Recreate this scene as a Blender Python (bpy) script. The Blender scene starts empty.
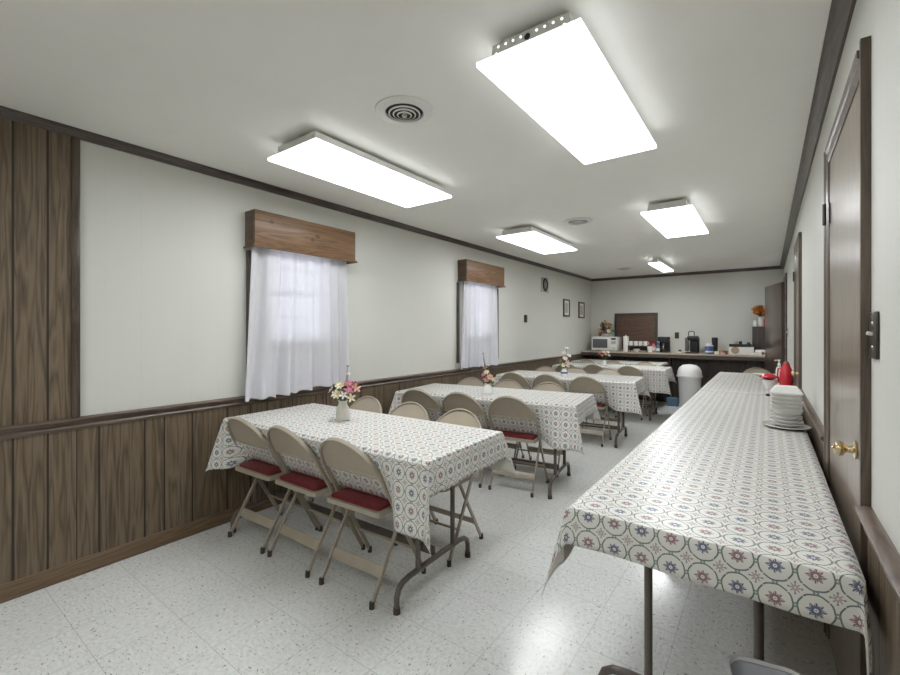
import bpy, bmesh, math, random
from mathutils import Vector, Matrix
random.seed(7)
PI = math.pi
sc = bpy.context.scene
COL = sc.collection

# ------------------------------------------------------------------ camera, world, exposure
CAM_H = 1.31
cd = bpy.data.cameras.new('camera'); cam = bpy.data.objects.new('camera', cd); COL.objects.link(cam)
cd.sensor_width = 36.0; cd.lens = 432.0 / 900.0 * 36.0
cd.shift_y = -7.4 / 900.0
cd.clip_start = 0.02; cd.clip_end = 100
cam.location = (0, 0, CAM_H)
cam.rotation_euler = (PI / 2, 0, math.atan2(317.2, 432.0))
sc.camera = cam

world = bpy.data.worlds.new('daylight'); sc.world = world; world.use_nodes = True
bg = world.node_tree.nodes['Background']
bg.inputs[0].default_value = (0.84, 0.88, 1.0, 1); bg.inputs[1].default_value = 2.4

sc.view_settings.view_transform = 'Standard'
try: sc.view_settings.look = 'None'
except Exception: pass
sc.view_settings.gamma = 1.0
sc.view_settings.use_curve_mapping = False
sc.view_settings.exposure = 0.0
sc.cycles.diffuse_bounces = 6
sc.cycles.max_bounces = 12
LAMP = 12.6        # strength of the fluorescent diffusers

# ------------------------------------------------------------------ room dimensions
XL, XR, YB, YF, H = -2.97, 0.22, 9.03, -1.8, 2.375
RAIL0, RAIL1 = 0.782, 0.848

# ------------------------------------------------------------------ node helpers
def new_mat(name):
    m = bpy.data.materials.new(name); m.use_nodes = True
    return m, m.node_tree, m.node_tree.nodes['Principled BSDF']
def nd(nt, t, **kw):
    n = nt.nodes.new(t)
    for k, v in kw.items(): setattr(n, k, v)
    return n
def lk(nt, a, b): nt.links.new(a, b)
def put(nt, sock, v):
    if isinstance(v, bpy.types.NodeSocket): nt.links.new(v, sock)
    else: sock.default_value = v
def mth(nt, op, a, b=None, c=None):
    n = nd(nt, 'ShaderNodeMath', operation=op)
    put(nt, n.inputs[0], a)
    if b is not None: put(nt, n.inputs[1], b)
    if c is not None: put(nt, n.inputs[2], c)
    return n.outputs[0]
def mixc(nt, f, a, b):
    n = nd(nt, 'ShaderNodeMix', data_type='RGBA')
    put(nt, n.inputs[0], f)
    put(nt, n.inputs[6], a if isinstance(a, bpy.types.NodeSocket) else (*a[:3], 1))
    put(nt, n.inputs[7], b if isinstance(b, bpy.types.NodeSocket) else (*b[:3], 1))
    return n.outputs[2]
def coords(nt, kind='Object', scale=(1, 1, 1), loc=(0, 0, 0)):
    tc = nd(nt, 'ShaderNodeTexCoord'); mp = nd(nt, 'ShaderNodeMapping')
    mp.inputs['Scale'].default_value = scale; mp.inputs['Location'].default_value = loc
    lk(nt, tc.outputs[kind], mp.inputs[0]); return mp.outputs[0]
def noise(nt, vec, scale, detail=3, rough=0.55, dist=0.0):
    n = nd(nt, 'ShaderNodeTexNoise'); n.inputs['Scale'].default_value = scale
    n.inputs['Detail'].default_value = detail; n.inputs['Roughness'].default_value = rough
    n.inputs['Distortion'].default_value = dist
    lk(nt, vec, n.inputs['Vector']); return n.outputs[0]
def ramp(nt, f, stops, interp='LINEAR'):
    n = nd(nt, 'ShaderNodeValToRGB'); cr = n.color_ramp; cr.interpolation = interp
    while len(cr.elements) > 1: cr.elements.remove(cr.elements[-1])
    cr.elements[0].position = stops[0][0]; cr.elements[0].color = (*stops[0][1], 1)
    for p, c in stops[1:]:
        e = cr.elements.new(p); e.color = (*c, 1)
    lk(nt, f, n.inputs[0]); return n.outputs[0]
def bump(nt, bsdf, h, strength=0.3, dist=0.005):
    b = nd(nt, 'ShaderNodeBump'); b.inputs['Strength'].default_value = strength; b.inputs['Distance'].default_value = dist
    lk(nt, h, b.inputs['Height']); lk(nt, b.outputs[0], bsdf.inputs['Normal'])

def plain(name, col, rough=0.5, metal=0.0, var=0.08, scale=30.0, coat=0.0, trans=None, spec=None):
    m, nt, b = new_mat(name)
    v = coords(nt)
    f = noise(nt, v, scale)
    lo = tuple(c * (1 - var) for c in col); hi = tuple(min(1, c * (1 + var)) for c in col)
    lk(nt, ramp(nt, f, [(0.3, lo), (0.7, hi)]), b.inputs['Base Color'])
    b.inputs['Roughness'].default_value = rough; b.inputs['Metallic'].default_value = metal
    b.inputs['Coat Weight'].default_value = coat; b.inputs['Coat Roughness'].default_value = 0.1
    if spec is not None: b.inputs['Specular IOR Level'].default_value = spec
    return m

def wood(name, dark, mid, light, axis='Z', rough=0.45, coat=0.0, scale=1.0, knots=0.0):
    m, nt, b = new_mat(name)
    s = {'Z': (14, 14, 0.9), 'Y': (14, 0.9, 14), 'X': (0.9, 14, 14)}[axis]
    s = tuple(k * scale for k in s)
    v = coords(nt, 'Object', s)
    big = noise(nt, v, 1.3, 3, 0.5, 0.8)
    fine = noise(nt, coords(nt, 'Object', tuple(k * 5 for k in s)), 1.6, 4, 0.7)
    rings = mth(nt, 'FRACT', mth(nt, 'MULTIPLY', big, 7.0))
    rings = mth(nt, 'ABSOLUTE', mth(nt, 'SUBTRACT', rings, 0.5))
    g = mth(nt, 'ADD', mth(nt, 'MULTIPLY', rings, 0.9), mth(nt, 'MULTIPLY', fine, 0.6))
    c = ramp(nt, g, [(0.18, dark), (0.45, mid), (0.8, light)])
    if knots > 0:
        vo = nd(nt, 'ShaderNodeTexVoronoi'); vo.inputs['Scale'].default_value = 5.0
        lk(nt, coords(nt, 'Object', (1, 1, 1.4)), vo.inputs['Vector'])
        k = mth(nt, 'LESS_THAN', vo.outputs['Distance'], 0.11)
        c = mixc(nt, mth(nt, 'MULTIPLY', k, knots), c, tuple(x * 0.5 for x in dark))
    lk(nt, c, b.inputs['Base Color'])
    b.inputs['Roughness'].default_value = rough
    b.inputs['Coat Weight'].default_value = coat; b.inputs['Coat Roughness'].default_value = 0.18
    bump(nt, b, fine, 0.12, 0.003)
    return m

def panelling(name):
    """printed walnut sheet panelling: unevenly spaced vertical grooves every 1.2 m sheet"""
    m, nt, b = new_mat(name)
    tc = nd(nt, 'ShaderNodeTexCoord'); sp = nd(nt, 'ShaderNodeSeparateXYZ'); lk(nt, tc.outputs['Object'], sp.inputs[0])
    run = mth(nt, 'ADD', sp.outputs[0], sp.outputs[1])
    P = 1.2
    f = mth(nt, 'FRACT', mth(nt, 'DIVIDE', mth(nt, 'ADD', run, 2.962), P))
    gr = [0.432, 0.56, 0.675, 0.77, 0.985, 1.09, 1.25, 1.47]
    pos = sorted([(g / P) % 1.0 for g in gr])
    w = 0.0045 / P
    st = [(0.0, (0, 0, 0))]
    tone = []
    rnd = random.Random(3)
    for p in pos:
        st.append((max(p - w, 0.001), (1, 1, 1))); st.append((min(p + w, 0.999), (0, 0, 0)))
    groove = ramp(nt, f, st, 'CONSTANT')
    tone = [(0.0, (0.5,) * 3)] + [(p, (rnd.uniform(0.25, 0.8),) * 3) for p in pos]
    tone = ramp(nt, f, tone, 'CONSTANT')
    v = nd(nt, 'ShaderNodeCombineXYZ')
    lk(nt, mth(nt, 'ADD', mth(nt, 'MULTIPLY', run, 17.0), mth(nt, 'MULTIPLY', tone, 37.0)), v.inputs[0])
    lk(nt, mth(nt, 'MULTIPLY', sp.outputs[2], 1.1), v.inputs[2])
    big = noise(nt, v.outputs[0], 1.0, 2, 0.5, 0.35)
    rings = mth(nt, 'ABSOLUTE', mth(nt, 'SUBTRACT', mth(nt, 'FRACT', mth(nt, 'MULTIPLY', big, 6.5)), 0.5))
    v2 = nd(nt, 'ShaderNodeCombineXYZ')
    lk(nt, mth(nt, 'MULTIPLY', run, 120.0), v2.inputs[0]); lk(nt, mth(nt, 'MULTIPLY', sp.outputs[2], 5.0), v2.inputs[2])
    fine = noise(nt, v2.outputs[0], 1.0, 3, 0.6)
    g = mth(nt, 'ADD', mth(nt, 'MULTIPLY', rings, 0.7), mth(nt, 'MULTIPLY', fine, 0.62))
    g = mth(nt, 'ADD', g, mth(nt, 'MULTIPLY', mth(nt, 'SUBTRACT', tone, 0.5), 0.18))
    c = ramp(nt, g, [(0.22, (0.068, 0.047, 0.028)), (0.5, (0.138, 0.100, 0.062)), (0.85, (0.205, 0.155, 0.100))])
    c = mixc(nt, groove, c, (0.022, 0.015, 0.010))
    lk(nt, c, b.inputs['Base Color'])
    b.inputs['Roughness'].default_value = 0.5
    bump(nt, b, mth(nt, 'SUBTRACT', mth(nt, 'MULTIPLY', fine, 0.15), groove), 0.5, 0.004)
    return m

def wallpaint(name, col, groove_col):
    """painted sheet panelling with faint vertical joints"""
    m, nt, b = new_mat(name)
    tc = nd(nt, 'ShaderNodeTexCoord'); sp = nd(nt, 'ShaderNodeSeparateXYZ'); lk(nt, tc.outputs['Object'], sp.inputs[0])
    run = mth(nt, 'ADD', sp.outputs[0], sp.outputs[1])
    f = mth(nt, 'FRACT', mth(nt, 'DIVIDE', mth(nt, 'ADD', run, 30.12), 1.2))
    st = [(0, (0, 0, 0))]
    for p in (0.08, 0.29, 0.43, 0.66, 0.80, 0.96):
        st += [(p, (1, 1, 1)), (p + 0.004, (0, 0, 0))]
    g = ramp(nt, f, st, 'CONSTANT')
    n = noise(nt, tc.outputs['Object'], 3.0, 3)
    c = ramp(nt, n, [(0.3, tuple(k * 0.985 for k in col)), (0.7, col)])
    c = mixc(nt, mth(nt, 'MULTIPLY', g, 0.16), c, groove_col)
    lk(nt, c, b.inputs['Base Color'])
    b.inputs['Roughness'].default_value = 0.55
    bump(nt, b, mth(nt, 'SUBTRACT', mth(nt, 'MULTIPLY', noise(nt, tc.outputs['Object'], 60, 2), 0.2), g), 0.15, 0.003)
    return m

def floor_mat():
    m, nt, b = new_mat('vinyl_tile')
    tc = nd(nt, 'ShaderNodeTexCoord'); sp = nd(nt, 'ShaderNodeSeparateXYZ'); lk(nt, tc.outputs['Object'], sp.inputs[0])
    T = 0.305
    fx = mth(nt, 'DIVIDE', mth(nt, 'ADD', sp.outputs[0], 0.012 + T * 40), T)
    fy = mth(nt, 'DIVIDE', mth(nt, 'ADD', sp.outputs[1], -0.245 + T * 40), T)
    def edge(f):
        a = mth(nt, 'ABSOLUTE', mth(nt, 'SUBTRACT', mth(nt, 'FRACT', f), 0.5))
        return mth(nt, 'GREATER_THAN', a, 0.5 - 0.0035)
    seam = mth(nt, 'MAXIMUM', edge(fx), edge(fy))
    odd = mth(nt, 'MODULO', mth(nt, 'ADD', mth(nt, 'FLOOR', fx), mth(nt, 'FLOOR', fy)), 2.0)
    cell = nd(nt, 'ShaderNodeCombineXYZ'); lk(nt, mth(nt, 'FLOOR', fx), cell.inputs[0]); lk(nt, mth(nt, 'FLOOR', fy), cell.inputs[1])
    wn = nd(nt, 'ShaderNodeTexWhiteNoise', noise_dimensions='3D'); lk(nt, cell.outputs[0], wn.inputs[0])
    # streak direction turns on alternate tiles
    def streak(sx, sy, scale, lo):
        v = coords(nt, 'Object', (sx, sy, 1))
        n = noise(nt, v, scale, 2, 0.5)
        return n
    a1, a2 = streak(1, 2.0, 42, 0), streak(2.0, 1, 42, 0)
    st = nd(nt, 'ShaderNodeMix', data_type='FLOAT'); put(nt, st.inputs[0], odd); put(nt, st.inputs[2], a1); put(nt, st.inputs[3], a2)
    b1, b2 = streak(1, 2.3, 46, 0), streak(2.3, 1, 46, 0)
    dk = nd(nt, 'ShaderNodeMix', data_type='FLOAT'); put(nt, dk.inputs[0], odd); put(nt, dk.inputs[2], b1); put(nt, dk.inputs[3], b2)
    c = ramp(nt, st.outputs[0], [(0.30, (0.60, 0.605, 0.58)), (0.5, (0.67, 0.675, 0.65)), (0.7, (0.73, 0.735, 0.71))])
    speck = ramp(nt, dk.outputs[0], [(0.640, (0, 0, 0)), (0.69, (1, 1, 1))])
    c = mixc(nt, mth(nt, 'MULTIPLY', speck, 0.85), c, (0.17, 0.16, 0.145))
    light = ramp(nt, mth(nt, 'SUBTRACT', 1.0, dk.outputs[0]), [(0.64, (0, 0, 0)), (0.70, (1, 1, 1))])
    c = mixc(nt, mth(nt, 'MULTIPLY', light, 0.6), c, (0.78, 0.78, 0.76))
    tint = mth(nt, 'ADD', 0.975, mth(nt, 'MULTIPLY', wn.outputs[0], 0.025))
    hs = nd(nt, 'ShaderNodeHueSaturation'); lk(nt, tint, hs.inputs['Value']); lk(nt, c, hs.inputs['Color'])
    c = mixc(nt, mth(nt, 'MULTIPLY', seam, 0.6), hs.outputs[0], (0.26, 0.255, 0.24))
    lk(nt, c, b.inputs['Base Color'])
    lk(nt, mth(nt, 'ADD', 0.13, mth(nt, 'MULTIPLY', noise(nt, tc.outputs['Object'], 9, 3), 0.14)), b.inputs['Roughness'])
    bump(nt, b, mth(nt, 'SUBTRACT', mth(nt, 'MULTIPLY', noise(nt, tc.outputs['Object'], 5, 2), 0.7), mth(nt, 'MULTIPLY', seam, 0.4)), 0.12, 0.004)
    return m

def cloth_mat():
    """printed cotton: touching green ovals holding blue and mauve flowers, pink sprigs between"""
    m, nt, b = new_mat('printed_tablecloth')
    uv = nd(nt, 'ShaderNodeUVMap'); uv.uv_map = 'UVMap'
    sp = nd(nt, 'ShaderNodeSeparateXYZ'); lk(nt, uv.outputs[0], sp.inputs[0])
    p = 0.077
    u = mth(nt, 'ADD', mth(nt, 'DIVIDE', sp.outputs[0], p), 200.0)
    v = mth(nt, 'ADD', mth(nt, 'DIVIDE', sp.outputs[1], p), 200.0)
    cu, cv = mth(nt, 'FLOOR', u), mth(nt, 'FLOOR', v)
    x = mth(nt, 'SUBTRACT', mth(nt, 'FRACT', u), 0.5); y = mth(nt, 'SUBTRACT', mth(nt, 'FRACT', v), 0.5)
    par = mth(nt, 'MODULO', mth(nt, 'ADD', cu, cv), 2.0)
    def L(ax, ay): return mth(nt, 'SQRT', mth(nt, 'ADD', mth(nt, 'MULTIPLY', ax, ax), mth(nt, 'MULTIPLY', ay, ay)))
    r = L(x, y); ang = mth(nt, 'ARCTAN2', y, x)
    ax, ay = mth(nt, 'ABSOLUTE', x), mth(nt, 'ABSOLUTE', y)
    def lt(a, k): return mth(nt, 'LESS_THAN', a, k)
    def gt(a, k): return mth(nt, 'GREATER_THAN', a, k)
    base = (0.74, 0.73, 0.68)
    c = mixc(nt, noise(nt, coords(nt, 'UV', (400, 400, 1)), 1.0, 2), tuple(k * 0.96 for k in base), base)
    # oval outline, broken into leaf strokes
    wob = mth(nt, 'MULTIPLY', mth(nt, 'SINE', mth(nt, 'MULTIPLY', ang, 8.0)), 0.006)
    ring = lt(mth(nt, 'ABSOLUTE', mth(nt, 'SUBTRACT', mth(nt, 'ADD', r, wob), 0.446)), 0.023)
    ring = mth(nt, 'MULTIPLY', ring, gt(mth(nt, 'ABSOLUTE', mth(nt, 'SINE', mth(nt, 'MULTIPLY', ang, 4.0))), 0.12))
    c = mixc(nt, mth(nt, 'MULTIPLY', ring, 0.9), c, (0.070, 0.105, 0.098))
    # knots where the ovals touch
    k = mth(nt, 'MINIMUM', L(mth(nt, 'SUBTRACT', ax, 0.5), ay), L(ax, mth(nt, 'SUBTRACT', ay, 0.5)))
    kn = mth(nt, 'MULTIPLY', lt(k, 0.078), gt(k, 0.022))
    c = mixc(nt, mth(nt, 'MULTIPLY', kn, 0.8), c, (0.13, 0.21, 0.165))
    # sprig between four ovals
    dx, dy = mth(nt, 'SUBTRACT', 0.5, ax), mth(nt, 'SUBTRACT', 0.5, ay)
    d = L(dx, dy); da = mth(nt, 'ARCTAN2', dy, dx)
    pet = mth(nt, 'ADD', 0.115, mth(nt, 'MULTIPLY', mth(nt, 'COSINE', mth(nt, 'MULTIPLY', da, 8.0)), 0.05))
    spr = mth(nt, 'MULTIPLY', mth(nt, 'LESS_THAN', d, pet), gt(d, 0.03))
    c = mixc(nt, mth(nt, 'MULTIPLY', spr, 0.75), c, (0.36, 0.24, 0.25))
    dot = lt(mth(nt, 'MINIMUM', L(mth(nt, 'SUBTRACT', dx, 0.17), dy), L(dx, mth(nt, 'SUBTRACT', dy, 0.17))), 0.03)
    c = mixc(nt, mth(nt, 'MULTIPLY', dot, 0.8), c, (0.12, 0.17, 0.15))
    # medallion flower
    fl = mth(nt, 'ADD', 0.215, mth(nt, 'MULTIPLY', mth(nt, 'COSINE', mth(nt, 'MULTIPLY', ang, 8.0)), 0.045))
    fl = mth(nt, 'ADD', fl, mth(nt, 'MULTIPLY', ax, -0.16))
    inn = mth(nt, 'MULTIPLY', mth(nt, 'LESS_THAN', r, fl), gt(r, 0.06))
    hole = mth(nt, 'MULTIPLY', gt(mth(nt, 'SINE', mth(nt, 'MULTIPLY', ang, 16.0)), 0.75), gt(r, 0.13))
    inn = mth(nt, 'MULTIPLY', inn, mth(nt, 'SUBTRACT', 1.0, hole))
    fc = mixc(nt, par, (0.060, 0.078, 0.165), (0.22, 0.095, 0.12))
    c = mixc(nt, mth(nt, 'MULTIPLY', inn, 0.9), c, fc)
    c = mixc(nt, mth(nt, 'MULTIPLY', lt(r, 0.022), 0.8), c, (0.25, 0.12, 0.2))
    lk(nt, c, b.inputs['Base Color'])
    b.inputs['Roughness'].default_value = 0.36
    b.inputs['Specular IOR Level'].default_value = 0.55
    return m

def emit_mat(name, strength, axis_bands=None, half=0.2):
    m, nt, b = new_mat(name)
    nt.nodes.remove(b)
    e = nd(nt, 'ShaderNodeEmission'); e.inputs[0].default_value = (0.96, 0.985, 1.015, 1)
    if axis_bands:
        tc = nd(nt, 'ShaderNodeTexCoord'); sp = nd(nt, 'ShaderNodeSeparateXYZ'); lk(nt, tc.outputs['Object'], sp.inputs[0])
        a = mth(nt, 'ABSOLUTE', mth(nt, 'DIVIDE', sp.outputs[0], half))
        s = ramp(nt, a, [(0.0, (0.52,) * 3), (0.2, (0.75,) * 3), (0.45, (1.15,) * 3), (0.8, (0.95,) * 3), (1.0, (0.7,) * 3)])
        lk(nt, mth(nt, 'MULTIPLY', s, strength), e.inputs[1])
    else: e.inputs[1].default_value = strength
    lk(nt, e.outputs[0], nt.nodes['Material Output'].inputs[0])
    return m

def glassy(name, col=(1, 1, 1), gloss=0.08):
    m, nt, b = new_mat(name); nt.nodes.remove(b)
    t = nd(nt, 'ShaderNodeBsdfTransparent'); t.inputs[0].default_value = (*col, 1)
    g = nd(nt, 'ShaderNodeBsdfGlossy'); g.inputs['Roughness'].default_value = 0.03
    mx = nd(nt, 'ShaderNodeMixShader'); mx.inputs[0].default_value = gloss
    lk(nt, t.outputs[0], mx.inputs[1]); lk(nt, g.outputs[0], mx.inputs[2]); lk(nt, mx.outputs[0], nt.nodes['Material Output'].inputs[0])
    return m

def sheer(name):
    m, nt, b = new_mat(name); nt.nodes.remove(b)
    d = nd(nt, 'ShaderNodeBsdfDiffuse'); d.inputs[0].default_value = (0.84, 0.835, 0.86, 1)
    tl = nd(nt, 'ShaderNodeBsdfTranslucent'); tl.inputs[0].default_value = (0.72, 0.72, 0.80, 1)
    tp = nd(nt, 'ShaderNodeBsdfTransparent')
    w = nd(nt, 'ShaderNodeTexWave'); w.inputs['Scale'].default_value = 260; w.inputs['Distortion'].default_value = 0.5
    lk(nt, coords(nt, 'Object', (1, 1, 1)), w.inputs['Vector'])
    m1 = nd(nt, 'ShaderNodeMixShader'); m1.inputs[0].default_value = 0.36
    lk(nt, d.outputs[0], m1.inputs[1]); lk(nt, tl.outputs[0], m1.inputs[2])
    m2 = nd(nt, 'ShaderNodeMixShader'); lk(nt, mth(nt, 'ADD', 0.09, mth(nt, 'MULTIPLY', w.outputs[1], 0.07)), m2.inputs[0])
    lk(nt, m1.outputs[0], m2.inputs[1]); lk(nt, tp.outputs[0], m2.inputs[2]); lk(nt, m2.outputs[0], nt.nodes['Material Output'].inputs[0])
    return m

M = dict(
    floor=floor_mat(), wall=wallpaint('wall_paint', (0.63, 0.63, 0.58), (0.50, 0.50, 0.46)),
    ceiling=plain('ceiling_paint', (0.83, 0.825, 0.78), 0.75, var=0.012, scale=4),
    panel=panelling('walnut_panelling'),
    trim=wood('dark_trim_y', (0.026, 0.017, 0.012), (0.050, 0.034, 0.026), (0.085, 0.062, 0.05), 'Y', 0.35, 0.3),
    trimx=wood('dark_trim_x', (0.026, 0.017, 0.012), (0.050, 0.034, 0.026), (0.085, 0.062, 0.05), 'X', 0.35, 0.3),
    trimz=wood('dark_trim_z', (0.030, 0.020, 0.013), (0.060, 0.042, 0.030), (0.095, 0.07, 0.052), 'Z', 0.35, 0.3),
    rail=wood('chair_rail_wood', (0.050, 0.033, 0.024), (0.095, 0.066, 0.048), (0.15, 0.11, 0.085), 'Y', 0.35, 0.3),
    base=wood('baseboard_wood', (0.085, 0.052, 0.028), (0.135, 0.088, 0.050), (0.18, 0.12, 0.07), 'Y', 0.4, 0.2),
    door=wood('door_veneer', (0.16, 0.120, 0.086), (0.215, 0.166, 0.122), (0.265, 0.208, 0.156), 'Z', 0.3, 0.6, 0.7),
    darkdoor=wood('dark_door_veneer', (0.045, 0.028, 0.020), (0.075, 0.050, 0.038), (0.11, 0.08, 0.062), 'Z', 0.32, 0.4, 0.7),
    casing=wood('door_casing_wood', (0.045, 0.030, 0.020), (0.085, 0.058, 0.040), (0.13, 0.095, 0.070), 'Z', 0.38, 0.3),
    counterbase=wood('dark_counter_panel', (0.018, 0.011, 0.008), (0.034, 0.022, 0.016), (0.052, 0.036, 0.027), 'Z', 0.5, 0.0, 0.7),
    pine=wood('stained_pine', (0.078, 0.038, 0.015), (0.145, 0.075, 0.032), (0.20, 0.11, 0.05), 'Y', 0.5, 0.1, 0.8, 0.6),
    pinex=wood('stained_pine_end', (0.050, 0.028, 0.016), (0.085, 0.050, 0.028), (0.12, 0.074, 0.042), 'X', 0.42, 0.25, 0.8),
    cloth=cloth_mat(), lining=plain('cloth_lining', (0.64, 0.62, 0.56), 0.9, var=0.03),
    beige=plain('beige_enamel', (0.35, 0.305, 0.235), 0.38, var=0.05, scale=12, coat=0.15),
    beigeback=plain('beige_back_panel', (0.385, 0.33, 0.25), 0.42, var=0.04, scale=8, coat=0.1),
    redvinyl=plain('red_vinyl', (0.135, 0.010, 0.013), 0.42, var=0.15, scale=40),
    rubber=plain('brown_rubber', (0.055, 0.042, 0.034), 0.7),
    legmetal=plain('brown_steel', (0.105, 0.083, 0.068), 0.4, var=0.12, coat=0.2),
    tabletop=wood('table_laminate', (0.12, 0.075, 0.045), (0.17, 0.11, 0.065), (0.22, 0.15, 0.09), 'X', 0.4),
    endplate=plain('grey_white_enamel', (0.70, 0.69, 0.64), 0.45, var=0.03), holeglow=emit_mat('light_through_hole', 2.0),
    white=plain('white_enamel', (0.74, 0.735, 0.70), 0.4, var=0.02),
    whiteplastic=plain('white_plastic', (0.74, 0.735, 0.72), 0.35, var=0.02, coat=0.3),
    greyplastic=plain('pale_grey_plastic', (0.62, 0.63, 0.66), 0.35, var=0.03, coat=0.2),
    foam=plain('white_foam', (0.78, 0.775, 0.74), 0.55, var=0.02),
    ceramic=plain('white_china', (0.76, 0.755, 0.73), 0.15, var=0.01, coat=0.6),
    vasecream=plain('cream_china', (0.60, 0.575, 0.50), 0.3, var=0.06, scale=60, coat=0.4),
    red=plain('red_plastic', (0.55, 0.015, 0.03), 0.25, var=0.08, coat=0.5),
    black=plain('black_plastic', (0.012, 0.012, 0.013), 0.45, var=0.2),
    bronze=plain('dark_bronze', (0.060, 0.052, 0.044), 0.35, 0.6, var=0.1),
    brass=plain('polished_brass', (0.62, 0.50, 0.30), 0.18, 1.0, var=0.05),
    steel=plain('brushed_steel', (0.55, 0.54, 0.52), 0.3, 1.0, var=0.05),
    blue=plain('blue_plastic', (0.05, 0.09, 0.28), 0.35, var=0.1, coat=0.3),
    bluebox=plain('blue_card', (0.10, 0.19, 0.27), 0.6, var=0.1),
    counter=plain('beige_laminate', (0.50, 0.40, 0.29), 0.35, var=0.08, scale=25, coat=0.2),
    darkglass=plain('dark_glass', (0.10, 0.105, 0.105), 0.12, var=0.25, scale=90, coat=0.5),
    paper=plain('off_white_paper', (0.70, 0.68, 0.62), 0.7, var=0.08, scale=18),
    tan=plain('tan_card', (0.42, 0.32, 0.22), 0.7, var=0.1),
    pink=plain('pink_petals', (0.62, 0.22, 0.33), 0.6, var=0.2, scale=60),
    peach=plain('peach_petals', (0.68, 0.40, 0.33), 0.6, var=0.15, scale=60),
    cream=plain('cream_petals', (0.75, 0.70, 0.50), 0.6, var=0.12, scale=60),
    whitepet=plain('white_petals', (0.76, 0.74, 0.70), 0.6, var=0.08, scale=60),
    mauvepet=plain('mauve_petals', (0.34, 0.07, 0.16), 0.6, var=0.2, scale=60),
    orange=plain('orange_petals', (0.55, 0.16, 0.015), 0.6, var=0.25, scale=60),
    rust=plain('rust_petals', (0.22, 0.07, 0.025), 0.6, var=0.25, scale=60),
    yellow=plain('yellow_centre', (0.62, 0.45, 0.06), 0.6),
    leaf=plain('leaf_green', (0.055, 0.105, 0.03), 0.5, var=0.3, scale=50),
    stemg=plain('stem_green', (0.09, 0.12, 0.04), 0.6),
    sheer=sheer('sheer_curtain_fabric'), glass=glassy('window_glass'), clearglass=glassy('carafe_glass', (0.55, 0.5, 0.45), 0.15),
    blind=plain('white_blind_slat', (0.66, 0.66, 0.68), 0.5, var=0.02),
    lens=emit_mat('lamp_lens', LAMP, True, 0.2), lensn=emit_mat('narrow_lamp_lens', LAMP * 5.0, True, 0.085),
    lensedge=emit_mat('glowing_lens_rim', 2.6),
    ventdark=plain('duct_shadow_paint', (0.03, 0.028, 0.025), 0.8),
    greymat=plain('grey_mount', (0.42, 0.41, 0.38), 0.7, var=0.1), portrait=plain('print_grey', (0.20, 0.19, 0.18), 0.7, var=0.5, scale=25),
)

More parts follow.
